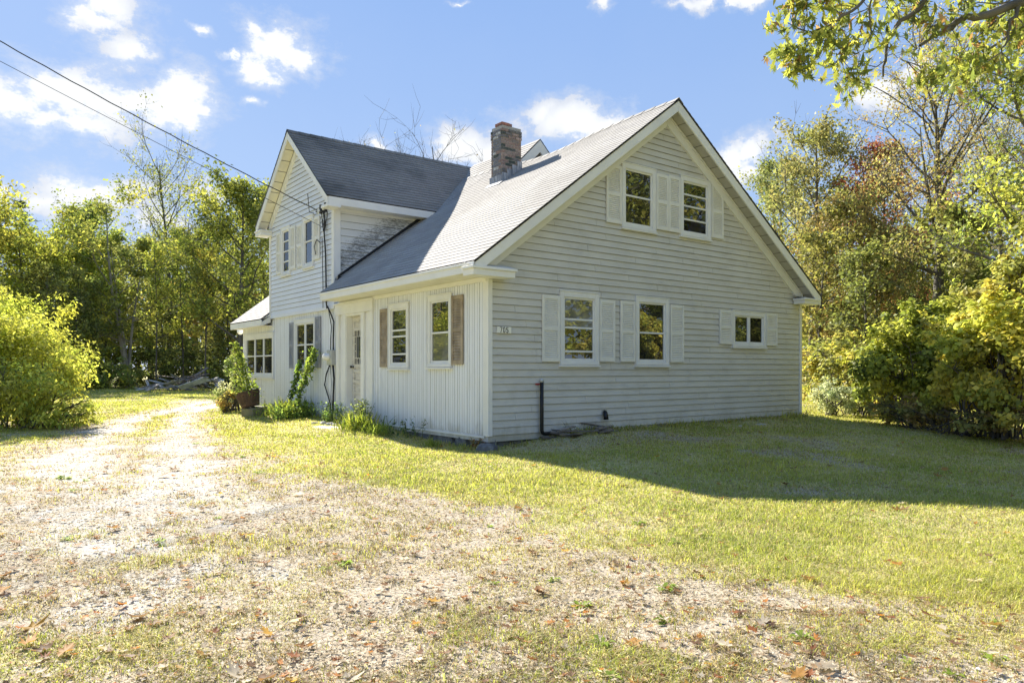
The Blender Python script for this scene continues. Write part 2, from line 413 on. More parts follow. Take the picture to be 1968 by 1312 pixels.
# ------------------------------------------------------------------ scattered ground stuff
def polar(n, d0, d1, half, seed, power=1.):
    r = np.random.RandomState(seed)
    dep = d0*(d1/d0)**(r.rand(n)**power)
    lat = (r.rand(n)*2-1)*half*dep
    x = CAM[0]+lat*S+dep*CO; y = CAM[1]-lat*CO+dep*S
    return x, y, dep, r
def in_house(x, y): return (x > -.02) & (x < 9.32) & (y > -.02) & (y < 12.7)
def blades(n, seed):
    x, y, dep, r = polar(n, 1.9, 48, .95, seed, .92)
    gm, dr, lu, fa = masks(x, y)
    patch = fbm(x, y, 6., 61)
    dens = (1-dr)*(1-gm)*1.0+dr*(1-gm)*.7*sstep(.35, .62, patch)+gm*.28*sstep(.45, .7, patch)
    keep = (r.rand(n) < dens) & ~in_house(x, y)
    x, y, dep, gm, dr, lu = [a[keep] for a in (x, y, dep, gm, dr, lu)]; n = len(x)
    z = ghf(x, y)
    straw = r.rand(n) < (.30+.42*dr+.25*gm+.26*(1-lu)*sstep(.3, .7, fbm(x, y, 2.3, 88)))
    hgt = (.016+.024*r.rand(n))*(1+.6*lu)*(1-.35*dr)*(1-.3*gm)
    w = (.0016+.0012*r.rand(n))*np.maximum(1, dep/4.6)
    hgt = hgt*np.clip(dep/14, 1, 1.3)*(.55+.95*fbm(x, y, 3.1, 93)**1.2)
    nearw = np.maximum(sstep(.34, .08, np.abs(y+.04))*(x > 0)*(x < 9.4), sstep(.30, .06, np.abs(x+.04))*(y > 0)*(y < 12.5))
    hgt = hgt*(1+2.2*nearw*r.rand(n))
    az = r.rand(n)*6.283; lean = (.25+r.rand(n)*.9)*(1+straw*.9)
    dx = np.cos(az); dy = np.sin(az); sx = -dy; sy = dx
    b = np.stack([x, y, z-.004], 1); sd = np.stack([sx, sy, 0*sx], 1)*w[:, None]
    fw = np.stack([dx, dy, 0*dx], 1)
    h1 = hgt*.6; m1 = b+fw*(h1*lean*.4)[:, None]; m1[:, 2] += h1
    tp = b+fw*(hgt*lean*1.1)[:, None]; tp[:, 2] += hgt*np.clip(1.1-.25*lean, .3, 1)
    V = np.stack([b-sd, b+sd, m1+sd*.8, m1-sd*.8, tp+sd*.15, tp-sd*.15], 1).reshape(-1, 3)
    k = np.arange(n)[:, None]*6
    Fc = np.concatenate([k+np.array([[0, 1, 2, 3]]), k+np.array([[3, 2, 4, 5]])], 1).reshape(-1, 4)
    t = r.rand(n)[:, None]; hue = fbm(x, y, .9, 71)[:, None]
    grn = (np.array([[.22, .27, .05]])*(1-hue)+np.array([[.48, .45, .10]])*hue)*(.85+.8*t)
    stw = np.array([[.66, .56, .30]])*(.5+.65*t)
    brn = np.array([[.38, .26, .14]])*(.5+.7*t)
    c = np.where(straw[:, None], np.where((r.rand(n) < .45*dr+.1)[:, None], brn, stw), grn)
    return npmesh('grass', V, Fc, 4, np.repeat(c, 2, 0))
tag(link('grass', blades(900000, 11), M['leafthin']), kind='stuff')

def flakes(name, n, seed, d1, s0, s1, dens, cols, curl=.5, power=1.1):
    # small curled dead leaves with five lobes
    x, y, dep, r = polar(n, 2.0, d1, .95, seed, power)
    gm, dr, lu, fa = masks(x, y)
    keep = (r.rand(n) < dens(gm, dr, lu, x, y)) & ~in_house(x, y)
    x, y, dep = x[keep], y[keep], dep[keep]; n = len(x); z = ghf(x, y)
    ang = np.array([90, 65, 48, 28, 8, -18, -50, -90, -130, -162, 172, 152, 132, 115])*math.pi/180
    rad = np.array([1., .55, .9, .42, .85, .4, .55, .62, .55, .4, .85, .42, .9, .55])
    sz = s0+(s1-s0)*r.rand(n)**2.2
    az = r.rand(n)*6.283; tl = (r.rand(n)-.5)*.9; cu = curl*(.3+r.rand(n)*1.6); st = .45+.55*r.rand(n)
    lx = np.cos(ang)[None, :]*rad*sz[:, None]*st[:, None]; ly = np.sin(ang)[None, :]*rad*sz[:, None]
    lz = (lx**2+ly**2*.6)/sz[:, None]*cu[:, None]+ly*tl[:, None]*.6+(r.rand(n, 14)-.5)*sz[:, None]*.25
    lz = lz-lz.min(1)[:, None]*.9
    px = lx*np.cos(az)[:, None]-ly*np.sin(az)[:, None]+x[:, None]
    py = lx*np.sin(az)[:, None]+ly*np.cos(az)[:, None]+y[:, None]
    pz = lz+z[:, None]+.008+.012*r.rand(n)[:, None]
    cen = np.stack([x, y, pz.mean(1)*.3+pz.min(1)*.7], 1)[:, None, :]
    V = np.concatenate([cen, np.stack([px, py, pz], 2)], 1).reshape(-1, 3)
    k = (np.arange(n)*15)[:, None, None]
    tri = np.array([[0, 1+q, 1+(q+1) % 14] for q in range(14)])[None]
    cols = np.array(cols); c = cols[r.randint(0, len(cols), n)]*(.6+.7*r.rand(n))[:, None]
    return npmesh(name, V, (k+tri).reshape(-1, 3), 3, np.repeat(c, 14, 0))
DEAD = [(.34,.20,.10),(.40,.28,.17),(.52,.43,.32),(.30,.12,.05),(.46,.20,.05),(.60,.52,.42),(.22,.13,.08),(.36,.25,.15),(.55,.48,.38)]
tag(link('fallen_leaves', flakes('fallen_leaves', 12000, 23, 22, .015, .046, lambda g, d, l, x, y: .34+.45*d+.25*g, DEAD), M['leafthin']), kind='stuff')
BRIGHT = [(.40,.19,.06),(.28,.14,.07),(.50,.28,.07),(.26,.14,.08),(.55,.46,.36),(.34,.20,.12),(.60,.52,.42)]
tag(link('fallen_oak_leaves', flakes('fallen_oak_leaves', 1300, 29, 20, .030, .085, lambda g, d, l, x, y: .4+.3*d, BRIGHT, .45, .8), M['leafthin']), kind='stuff')
tag(link('leaf_crumbs', flakes('leaf_crumbs', 170000, 37, 14, .005, .019, lambda g, d, l, x, y: (.05+.85*d+.35*g)*(.08+.92*sstep(.40, .66, fbm(x, y, 2.6, 123))),
     [(.30,.235,.16),(.42,.345,.25),(.21,.165,.115),(.56,.50,.41),(.38,.30,.20)], .6, .8), M['leafthin']), kind='stuff')
def pebbles(n, seed):
    x, y, dep, r = polar(n, 1.9, 15, .95, seed, .8)
    gm, dr, lu, fa = masks(x, y)
    keep = (r.rand(n) < (gm**1.6*.42+.02*dr)*sstep(.3, .7, fbm(x, y, 2.1, 91))) & ~in_house(x, y)
    x, y = x[keep], y[keep]; n = len(x); z = ghf(x, y)
    base = np.array([(1,0,0),(.31,.95,0),(-.81,.59,0),(-.81,-.59,0),(.31,-.95,0),(.1,.1,.8),(-.2,-.1,-.5)])
    sz = (.004+.011*r.rand(n)**3)[:, None, None]*(.6+.7*r.rand(n, 7, 1))
    az = r.rand(n)*6.28
    bx = base[None, :, 0]*np.cos(az)[:, None]-base[None, :, 1]*np.sin(az)[:, None]
    by = base[None, :, 0]*np.sin(az)[:, None]+base[None, :, 1]*np.cos(az)[:, None]
    V = np.stack([bx, by, np.repeat(base[None, :, 2], n, 0)], 2)*sz
    V[:, :, 0] += x[:, None]; V[:, :, 1] += y[:, None]; V[:, :, 2] += z[:, None]+.002
    tri = np.array([[k, (k+1) % 5, 5] for k in range(5)])[None]
    k = (np.arange(n)*7)[:, None, None]
    t = r.rand(n)[:, None]; c = np.array([[.32, .30, .27]])*(1-t)+np.array([[.60, .56, .50]])*t
    return npmesh('gravel', V.reshape(-1, 3), (k+tri).reshape(-1, 3), 3, np.repeat(c, 5, 0))
M['pebble'] = surf('pebble', (.5,.5,.5), .85, .15, 60, tone=True)
tag(link('gravel', pebbles(60000, 41), M['pebble']), kind='stuff')
def rosettes(n, seed):
    x, y, dep, r = polar(n, 2.2, 13, .75, seed, .9)
    gm, dr, lu, fa = masks(x, y)
    keep = ~in_house(x, y) & (r.rand(n) < .25+.6*dr); x, y = x[keep], y[keep]; n = len(x); z = ghf(x, y)
    mb_v = []; cs = []
    for a, b_, c_ in zip(x, y, z):
        s = .03+.05*r.rand(); hue = r.rand()
        for k in range(int(8+10*r.rand())):
            t = r.rand()*6.28; L = s*(.6+.7*r.rand()); w = L*.16; el = .15+.5*r.rand()
            d = np.array([math.cos(t), math.sin(t), 0]); q = np.array([-d[1], d[0], 0])*w
            o = np.array([a, b_, c_])
            mb_v += [o, o+d*L*.6+q+[0, 0, L*el*.8], o+d*L+[0, 0, L*el*.5], o+d*L*.6-q+[0, 0, L*el*.8]]
            cs.append(np.array([.26, .34, .05])*(.7+.6*hue))
    V = np.array(mb_v); return npmesh('ground_weeds', V, np.arange(len(V)).reshape(-1, 4), 4, np.array(cs))
tag(link('ground_weeds', rosettes(90, 53), M['leafthin']), kind='stuff')

# ------------------------------------------------------------------ the house
HOUSE = empty('house', (0, 0, 0), 'white clapboard gabled farmhouse with grey shingle roof and brick chimney', 'house')
def P_y(n0=0.):  # wall facing -y ; a = x
    return lambda a, n, z: (a, n0-n, z)
def P_x(n0=0.):  # wall facing -x ; a = y
    return lambda a, n, z: (n0-n, a, z)
def wbox(mb, P, a0, a1, n0, n1, z0, z1):
    pts = [P(a0,n0,z0),P(a1,n0,z0),P(a1,n1,z0),P(a0,n1,z0),P(a0,n0,z1),P(a1,n0,z1),P(a1,n1,z1),P(a0,n1,z1)]
    mb.hexa(pts)

def siding(mb, P, z0, z1, step, lim, holes, seams=True, rg=None, lip=.024):
    """lapped horizontal boards between lim(z)->(a0,a1), interrupted by holes"""
    rg = rg or random.Random(3)
    k = 0; z = z0
    while z < z1-1e-4:
        zt = min(z+step, z1)
        br = sorted(set([z, zt]+[h[i] for h in holes for i in (2, 3) if z < h[i] < zt]))
        sm = []
        if seams:
            a0, a1 = lim(z); q = a0+rg.uniform(.5, 3.6)
            while q < a1-.4: sm.append(q); q += rg.uniform(2.4, 3.66)
        prou = rg.uniform(-.0015, .0015)
        for b0, b1 in zip(br[:-1], br[1:]):
            zm = (b0+b1)/2
            L0, R0 = lim(b0); L1, R1 = lim(b1)
            if R0-L0 < .01: continue
            if R1 < L1: L1 = R1 = (L1+R1)/2
            cuts = [(h[0], h[1]) for h in holes if h[2] <= zm <= h[3]]
            cuts += [(s_-.0025, s_+.0025) for s_ in sm]
            segs = [(-99, 99)]
            for c0, c1 in cuts:
                ns = []
                for s0, s1 in segs:
                    if c1 <= s0 or c0 >= s1: ns.append((s0, s1)); continue
                    if c0 > s0: ns.append((s0, c0))
                    if c1 < s1: ns.append((c1, s1))
                segs = ns
            def off(zz): return lip+prou-(lip-.004)*(zz-z)/step
            for s0, s1 in segs:
                a0 = max(s0, L0); a1 = min(s1, R0); c0 = max(s0, L1); c1 = min(s1, R1)
                if a1-a0 < .004: continue
                if c1 < c0: c0 = c1 = min(max((c0+c1)/2, a0), a1)
                o0, o1 = off(b0), off(b1)
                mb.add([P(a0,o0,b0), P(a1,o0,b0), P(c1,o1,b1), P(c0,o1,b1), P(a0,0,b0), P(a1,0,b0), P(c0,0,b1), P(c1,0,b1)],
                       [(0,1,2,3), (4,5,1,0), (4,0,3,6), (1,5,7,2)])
                mb.g.append(len(mb.f)-3)  # board underside gets the painted lap shade
                if abs(b1-zt) < 1e-5 and c1-c0 > .02 and zt-b0 > .02:   # shadow line under the next lap, painted as a dark strip
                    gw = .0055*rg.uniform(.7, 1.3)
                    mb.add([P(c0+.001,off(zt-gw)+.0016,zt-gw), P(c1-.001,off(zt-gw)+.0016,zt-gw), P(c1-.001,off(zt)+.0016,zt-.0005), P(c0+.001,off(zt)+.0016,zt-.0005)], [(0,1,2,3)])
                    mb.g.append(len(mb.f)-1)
        z = zt
def backing(mb, P, z0, z1, step, lim, holes, th=.12):
    br = sorted(set([z0, z1]+[h[i] for h in holes for i in (2, 3)]+list(np.arange(z0, z1, step))))
    br = [b_ for b_ in br if z0 <= b_ <= z1]
    for b0, b1 in zip(br[:-1], br[1:]):
        zm = (b0+b1)/2; L0, R0 = lim(b0); L1, R1 = lim(b1)
        segs = [(-99, 99)]
        for h in holes:
            if h[2] <= zm <= h[3]:
                ns = []
                for s0, s1 in segs:
                    if h[1] <= s0 or h[0] >= s1: ns.append((s0, s1)); continue
                    ns += [(s0, h[0]), (h[1], s1)]
                segs = ns
        for s0, s1 in segs:
            a0 = max(s0, L0); a1 = min(s1, R0); c0 = max(s0, L1); c1 = min(s1, R1)
            if a1 <= a0: continue
            if c1 < c0: c0 = c1 = (c0+c1)/2
            mb.hexa([P(a0,0,b0),P(a1,0,b0),P(a1,-th,b0),P(a0,-th,b0),P(c0,0,b1),P(c1,0,b1),P(c1,-th,b1),P(c0,-th,b1)])

# roof planes
def sag(y): return .17*math.exp(-((y-3.7)/1.9)**2)*(1-math.exp(-max(0, y+.35)*1.2))
RX, RZ = 4.38, 6.55
SL, SR = .7416, .672
def ztL(x): return RZ-SL*(RX-x)
def ztR(x): return RZ-SR*(x-RX)
def ztop(x): return ztL(x) if x < RX else ztR(x)
W9 = 9.30; ZB = .13
def lim_gable(z):
    zz = z+.20
    xl = 0 if zz <= ztL(0) else RX-(RZ-zz)/SL
    xr = W9 if zz <= ztR(W9) else RX+(RZ-zz)/SR
    return (xl+.002, xr-.002)

# windows: (a0,a1,z0,z1) outer trim
def window(P, a0, a1, z0, z1, kind, trim=.095, mat='glass', label=None):
    """kind: list of columns; each column list of (z fraction from, to, material) panes"""
    f = MB()
    pr = .046
    # trim boards, butted
    wbox(f, P, a0, a0+trim, -.01, pr, z0, z1); wbox(f, P, a1-trim, a1, -.01, pr, z0, z1)
    wbox(f, P, a0+trim, a1-trim, -.01, pr, z1-trim, z1); wbox(f, P, a0+trim, a1-trim, -.01, pr, z0, z0+trim*.8)
    # raised outer bead
    wbox(f, P, a0-.012, a1+.012, -.01, pr+.012, z1, z1+.022)
    for q0, q1 in ((a0-.003, a0+.02), (a1-.02, a1+.003)): wbox(f, P, q0, q1, pr, pr+.010, z0+.01, z1-.002)
    wf = f.build('window', M['frame'], HOUSE, bevel=.004)
    if label: wf['label'] = label
    s = MB()
    wbox(s, P, a0-.02, a1+.02, -.01, pr+.03, z0-.032, z0-.001)
    wbox(s, P, a0+.02, a1-.02, pr+.001, pr+.012, z0+.01, z0+.05)
    s.build('sill', M['frame'], wf, bevel=.003)
    A0, A1, Z0, Z1 = a0+trim, a1-trim, z0+trim*.8, z1-trim
    sh = MB(); nc = len(kind); cw = (A1-A0)/nc
    panes = []
    for c, col in enumerate(kind):
        c0 = A0+c*cw+(.016 if c else 0); c1 = A0+(c+1)*cw-(.016 if c < nc-1 else 0)
        if c: wbox(sh, P, A0+c*cw-.016, A0+c*cw+.016, -.01, .034, Z0, Z1)
        # sash stiles
        t = .034
        wbox(sh, P, c0, c0+t, -.01, .022, Z0, Z1); wbox(sh, P, c1-t, c1, -.01, .022, Z0, Z1)
        wbox(sh, P, c0+t, c1-t, -.01, .022, Z1-t, Z1); wbox(sh, P, c0+t, c1-t, -.01, .024, Z0, Z0+t*1.3)
        zs = []
        for (f0, f1, mt) in col:
            p0 = Z0+t*1.3+(Z1-Z0-2.3*t)*f0; p1 = Z0+t*1.3+(Z1-Z0-2.3*t)*f1
            if f0 > 0.001: wbox(sh, P, c0+t, c1-t, -.01, .026, p0-.017, p0+.017)
            panes.append((c0+t, c1-t, p0+(.017 if f0 > 0.001 else 0), p1-(.017 if f1 < .999 else 0), mt))
    sh.build('sash', M['frame'], wf, bevel=.003)
    for (q0, q1, p0, p1, mt) in panes:
        pm = MB(); n = rnd.uniform(.002, .005); tl = rnd.uniform(-.0015, .0015)
        pm.hexa([P(q0,n-.006,p0),P(q1,n-.006,p0),P(q1,n+tl,p0),P(q0,n+tl,p0),P(q0,n-.006,p1),P(q1,n-.006,p1),P(q1,n,p1),P(q0,n,p1)])
        pm.build('pane', M[mt], wf)
    return (a0+.02, a1-.02, z0+.02, z1-.02)
def louver(P, a0, a1, z0, z1, mat, label=None, n0=.024, split=.5, pitch=.045, tilt=0):
    m = MB(); w = a1-a0; st = min(.05, w*.17); t = .03
    def Q(a, n, z): return P(a+tilt*(z-z0), n, z)
    wbox(m, Q, a0, a0+st, n0, n0+t, z0, z1); wbox(m, Q, a1-st, a1, n0, n0+t, z0, z1)
    zm = z0+(z1-z0)*split
    for b0, b1 in ((z0, z0+.075), (zm-.035, zm+.035), (z1-.065, z1)): wbox(m, Q, a0+st, a1-st, n0+.001, n0+t-.002, b0, b1)
    wbox(m, Q, a0+st, a1-st, n0+.0005, n0+.006, z0+.07, z1-.06)
    for b0, b1 in ((z0+.075, zm-.035), (zm+.035, z1-.065)):
        k = max(3, int((b1-b0)/pitch)); dz = (b1-b0)/k
        for q in range(k):
            c = b0+dz*q
            m.hexa([Q(a0+st,n0+.018,c+.002),Q(a1-st,n0+.018,c+.002),Q(a1-st,n0+.006,c+dz*.45),Q(a0+st,n0+.006,c+dz*.45),
                    Q(a0+st,n0+.024,c+.008),Q(a1-st,n0+.024,c+.008),Q(a1-st,n0+.008,c+dz*.98),Q(a0+st,n0+.008,c+dz*.98)])
    o = m.build('shutter', M[mat], HOUSE, bevel=.002)
    if label: o['label'] = label
    return o

PG = P_y(0.); PL = P_x(0.); PW = P_x(-.06)
H2 = lambda a='glass', b='glass', m=.48: [[(0, m, b), (m, 1, a)]]
holesG = []
holesG.append(window(PG, 1.53, 2.48, 1.29, 2.60, [[(0,.12,'glass'),(.12,.52,'glass'),(.52,.66,'glass_curtain'),(.66,1,'glass_curtain')]]))
holesG.append(window(PG, 3.47, 4.44, 1.29, 2.62, H2()))
holesG.append(window(PG, 6.55, 7.82, 1.71, 2.50, [[(0,1,'glass')],[(0,1,'screen')]]))
holesG.append(window(PG, 3.09, 4.05, 3.91, 5.15, H2(m=.52)))
holesG.append(window(PG, 4.80, 5.79, 3.95, 5.18, [[(0,.24,'screen'),(.24,.52,'glass'),(.52,.76,'glass'),(.76,1,'glass')]]))
for s_ in [(1.12,1.52,1.35,2.51),(2.50,2.90,1.36,2.51),(3.05,3.455,1.36,2.52),(4.48,4.90,1.36,2.52),(6.10,6.54,1.76,2.50),(7.84,8.27,1.76,2.51),
           (2.68,3.08,3.96,5.06),(4.065,4.42,3.99,5.10),(4.43,4.79,3.99,5.12),(5.82,6.22,4.02,5.16)]:
    louver(PG, *s_, 'shutter', pitch=.034)
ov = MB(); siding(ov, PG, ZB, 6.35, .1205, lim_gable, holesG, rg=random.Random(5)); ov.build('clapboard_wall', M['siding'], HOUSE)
bk = MB(); backing(bk, PG, 0.02, 6.3, .25, lim_gable, []); bk.build('wall', M['siding'], HOUSE)

# ---- left wall, vertical panelling
holesL = []
holesL.append(window(PL, 1.06, 1.88, 1.25, 2.55, H2('glass', 'glass_curtain'), label=None))
holesL.append(window(PL, 2.58, 3.40, 1.23, 2.50, [[(0,.16,'screen'),(.16,.5,'glass'),(.5,.62,'glass'),(.62,1,'glass')]]))
holesL.append(window(PL, 7.14, 8.50, 1.20, 2.46, [[(0,.5,'glass_dim'),(.5,1,'glass_dim')],[(0,.5,'glass_dim'),(.5,1,'glass_dim')]]))
holesL.append(window(PL, 10.04, 12.52, .98, 2.22, [[(0,.5,'glass_dim'),(.5,1,'glass_dim')]]*3, trim=.11))
DO = (4.64, 5.36, .30, 2.40)
def panel_wall(mb, P, a0, a1, z0f, z1f, holes, rg):
    a = a0; k = 0
    while a < a1-.01:
        w = (.062, .088)[k % 2]*rg.uniform(.95, 1.05); b1 = min(a+w, a1)
        segs = [(z0f(a), z1f(a))]
        for h in holes:
            if h[0] < (a+b1)/2 < h[1]:
                ns = []
                for s0, s1 in segs:
                    if h[3] <= s0 or h[2] >= s1: ns.append((s0, s1)); continue
                    if h[2] > s0: ns.append((s0, h[2]))
                    if h[3] < s1: ns.append((h[3], s1))
                segs = ns
        g = .0042; o = .012+rg.uniform(-.0015, .0015)
        for s0, s1 in segs:
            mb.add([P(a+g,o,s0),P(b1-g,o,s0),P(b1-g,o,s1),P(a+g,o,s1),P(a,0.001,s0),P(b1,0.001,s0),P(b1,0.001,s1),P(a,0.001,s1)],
                   [(0,1,2,3),(4,0,3,7),(1,5,6,2),(4,5,1,0)]); mb.g += [len(mb.f)-3, len(mb.f)-2]  # groove sides coloured dark to paint in their shade
        a = b1; k += 1
louver(PL, .70, 1.045, 1.30, 2.50, 'brownsh', 'weathered brown wood shutter', pitch=.045)
louver(PL, 3.43, 3.75, 1.26, 2.44, 'brownsh', 'weathered brown wood shutter', pitch=.045)
louver(PL, 6.82, 7.12, 1.25, 2.48, 'greysh', 'plain grey shutter', pitch=.04)
louver(PL, 8.53, 8.84, 1.24, 2.42, 'greysh', 'plain grey shutter', pitch=.04)
pw = MB()
panel_wall(pw, PL, .09, 12.67, lambda a: ZB-.012+(.02*math.sin(a*1.3)), lambda a: 2.80 if a < 5.72 else (2.64 if a < 10.2 else 2.45), holesL+[(4.08, 5.88, -1, 2.66)], random.Random(2))
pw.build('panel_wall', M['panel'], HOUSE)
bk = MB(); backing(bk, PL, .02, 3.0, 3, lambda z: (0.02, 10.0), [DO]); backing(bk, PL, .02, 2.6, 3, lambda z: (10.001, 12.66), [])
wbox(bk, PL, 0.02, 12.66, -12*.01, -.121, .1, .12)
bk.build('wall', M['panel'], HOUSE)
# far end wall and right wall (never front on, kept simple but real)
rw = MB(); siding(rw, lambda a, n, z: (W9+n, a, z), ZB, 2.95, .1205, lambda z: (0, 12.66), []); rw.box(W9-.12, W9-.001, .01, 12.65, .02, 3.1)
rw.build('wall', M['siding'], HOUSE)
lim_far = lambda z: lim_gable(z+.42)
fw_ = MB(); siding(fw_, lambda a, n, z: (a, 12.66+n, z), ZB, 5.9, .1205, lim_far, [])
backing(fw_, lambda a, n, z: (a, 12.66+n, z), .02, 5.85, .3, lim_far, [])
fw_.build('wall', M['siding'], HOUSE)
mw = MB(); backing(mw, lambda a, n, z: (a, 10.19+n, z), 2.9, 6.3, .3, lim_gable, []); mw.build('wall', M['siding'], HOUSE)
# corner boards
cb = MB(); cb.box(-.034, .0, -.038, .105, ZB-.015, 2.78); cb.box(.0005, .055, -.038, -.0002, ZB-.015, 2.82); cb.build('corner_board', M['trim'], HOUSE, bevel=.003)
cb = MB(); cb.box(W9-.05, W9+.035, -.038, -.0002, ZB, 2.86); cb.box(W9+.0005, W9+.035, 0, .1, ZB, 2.86); cb.build('corner_board', M['trim'], HOUSE, bevel=.003)
cb = MB(); cb.box(-.034, .0, 12.6, 12.70, ZB-.015, 2.42); cb.build('corner_board', M['trim'], HOUSE, bevel=.003)
cb = MB(); cb.box(-.028, -.0, .09, 12.66, ZB-.05, ZB-.02); cb.build('base_strip', M['trim'], HOUSE)

# ---- foundation: individual field stones set along the walls
def stone(mb, c, r, seed):
    rg = random.Random(seed); n = 8; vs = []; fs = []; L = 5
    ph = [rg.uniform(.8, 1.15) for _ in range(n*L)]
    for i in range(L):
        t = math.pi*(i+.5)/L
        for k in range(n):
            a = 2*math.pi*k/n; q = ph[i*n+k]
            sx = math.copysign(abs(math.cos(a))**.6, math.cos(a)); sy = math.copysign(abs(math.sin(a))**.6, math.sin(a))
            st = math.sin(t)**.45; ct = math.copysign(abs(math.cos(t))**.7, math.cos(t))
            vs.append((c[0]+r[0]*sx*st*q, c[1]+r[1]*sy*st*q, c[2]+r[2]*ct))
    for i in range(L-1):
        for k in range(n):
            k2 = (k+1) % n; fs.append((i*n+k, i*n+k2, (i+1)*n+k2, (i+1)*n+k))
    fs.append(tuple(range(n))[::-1]); fs.append(tuple((L-1)*n+k for k in range(n)))
    mb.add(vs, fs)
fo = MB(); rg = random.Random(12); a = .0
while a < 12.6:
    L = rg.uniform(.4, 1.0); stone(fo, (.13+rg.uniform(-.03, .03), a+L/2, -.10+rg.uniform(-.03, .02)), (.13, L/2*1.05, .22), rg.random()); a += L*.98
a = 0.
while a < 9.2:
    L = rg.uniform(.28, .62); stone(fo, (a+L/2, .16, -.12), (L/2*1.04, .12, .2), rg.random()); a += L*.98
fo.build('foundation', M['stone'], HOUSE)

# ---- main roof
def course_slope(mb, u_of, v0, v1, n, lip, rg, tab=.30, k0=0):
    """lapped shingle courses; u_of(f, a, off) -> point: f 0 eave..1 ridge, a along"""
    for k in range(k0, n):
        f0, f1 = k/n, (k+1)/n
        a = v0-rg.uniform(0, tab)
        while a < v1:
            b = a+tab*rg.choice((.7, 1, 1, 1.3)); A, B = max(a, v0), min(b, v1)
            if B-A > .01:
                t = rg.uniform(.90, 1.06); mb.col = (t, t, t*rg.uniform(.99, 1.02)); o = lip*rg.uniform(.97, 1.03)
                mb.add([u_of(f0-.004, A+.001, o), u_of(f0-.004, B-.001, o), u_of(f1, B-.001, .001), u_of(f1, A+.001, .001), u_of(f0, A, -.003), u_of(f0, B, -.003)],
                       [(0,1,2,3), (4,5,1,0)])
            a = b
Y0, Y1 = -.35, 12.95
def uL(f, a, o): x = -.5+f*(RX+.5); return (x-o*.6, a, ztL(x)+o*.8+.002-sag(a)*max(0, f)**1.3)
def uR(f, a, o): x = 9.68-f*(9.68-RX); return (x+o*.55, a, ztR(x)+o*.83+.002-sag(a)*max(0, f)**1.3)
rg = random.Random(31)
Y1 = 10.2; YE = 5.70
rf = MB(); course_slope(rf, uL, Y0, YE, 44, .0085, rg); course_slope(rf, uL, YE, Y1, 44, .011, rg, k0=5); course_slope(rf, uR, Y0, Y1, 46, .011, rg)
for k in range(35):  # ridge caps
    y = Y0+.3*k
    rf.col = (rg.uniform(.8, 1.05),)*3
    s0_, s1_ = sag(y), sag(y+.31)
    rf.add([(RX-.13, y, ztL(RX-.13)+.022-s0_), (RX, y, RZ+.03-s0_), (RX+.13, y, ztR(RX+.13)+.022-s0_), (RX-.13, y+.31, ztL(RX-.13)+.012-s1_), (RX, y+.31, RZ+.02-s1_), (RX+.13, y+.31, ztR(RX+.13)+.012-s1_)],
           [(0,1,4,3), (1,2,5,4)])
ROOF = rf.build('roof', M['shingle'], HOUSE)
def slopeprism(mb, x0, x1, f, t0, t1, y0, y1, swap=False):
    p = [(x0,y0,f(x0)-t1),(x1,y0,f(x1)-t1),(x1,y1,f(x1)-t1),(x0,y1,f(x0)-t1),(x0,y0,f(x0)-t0),(x1,y0,f(x1)-t0),(x1,y1,f(x1)-t0),(x0,y1,f(x0)-t0)]
    if swap: p = [(b, a, c) for a, b, c in p]
    mb.hexa(p)
dk = MB()   # roof deck with a dark drip edge
ys_ = [Y0+.001]+[Y0+.3*k_ for k_ in range(1, 20) if Y0+.3*k_ < YE-.1]+[YE]
for ya, yb in zip(ys_[:-1], ys_[1:]):
    for x_, xr in ((-.5, RX), (9.68, RX)):
        zt_ = ztL if x_ < 0 else ztR
        P8 = [(x_,ya,zt_(x_)),(xr,ya,RZ-sag(ya)),(xr,yb,RZ-sag(yb)),(x_,yb,zt_(x_))]
        dk.hexa([(p[0],p[1],p[2]-.035) for p in P8]+[(p[0],p[1],p[2]-.008) for p in P8])
slopeprism(dk, 0.0, RX, lambda x: ztL(x)-sag(YE)*max(0, (x+.5)/4.88), .010, .04, YE+.001, Y1); slopeprism(dk, RX, 9.68, lambda x: ztR(x)-sag(YE)*max(0, (9.68-x)/5.3), .010, .04, YE+.001, Y1)
dk.build('drip_edge', M['black'], ROOF)
tr = MB()   # rake fascia, frieze, eave fascia
slopeprism(tr, -.49, RX-.001, ztL, .036, .24, Y0+.012, Y0+.045); slopeprism(tr, RX+.001, 9.66, ztR, .036, .25, Y0+.012, Y0+.045)
slopeprism(tr, -.05, RX-.001, ztL, .20, .46, -.055, -.001); slopeprism(tr, RX+.001, W9+.02, ztR, .20, .44, -.055, -.001)
slopeprism(tr, -.05, RX-.001, ztL, .20, .25, -.075, -.056); slopeprism(tr, RX+.001, W9+.02, ztR, .20, .25, -.075, -.056)
tr.box(-.512, -.48, Y0+.046, YE-.002, 2.745, 2.90); tr.box(-.512, -.035, YE-.001, YE+.02, 2.745, 2.87)   # eave fascia board
tr.box(-.53, -.513, Y0+.01, YE, 2.86, 2.905)
tr.box(-.06, -.017, .0, YE-.01, 2.66, 2.735)       # wall frieze under eave
tr.box(9.66, 9.69, Y0+.046, Y1, 2.80, 2.95)
tr.build('fascia', M['trim'], ROOF, bevel=.004)
sf = MB(); slopeprism(sf, -.45, RX-.001, ztL, .17, .185, Y0+.046, -.056); sf.build('soffit', M['soffit'], ROOF)
sf = MB(); slopeprism(sf, RX+.001, 9.62, ztR, .17, .185, Y0+.046, -.056); sf.build('soffit', M['soffit'], ROOF)
sv = MB(); sv.box(-.479, -.001, -.30, YE-.002, 2.738, 2.75); sv.build('soffit', M['soffit_white'], ROOF)
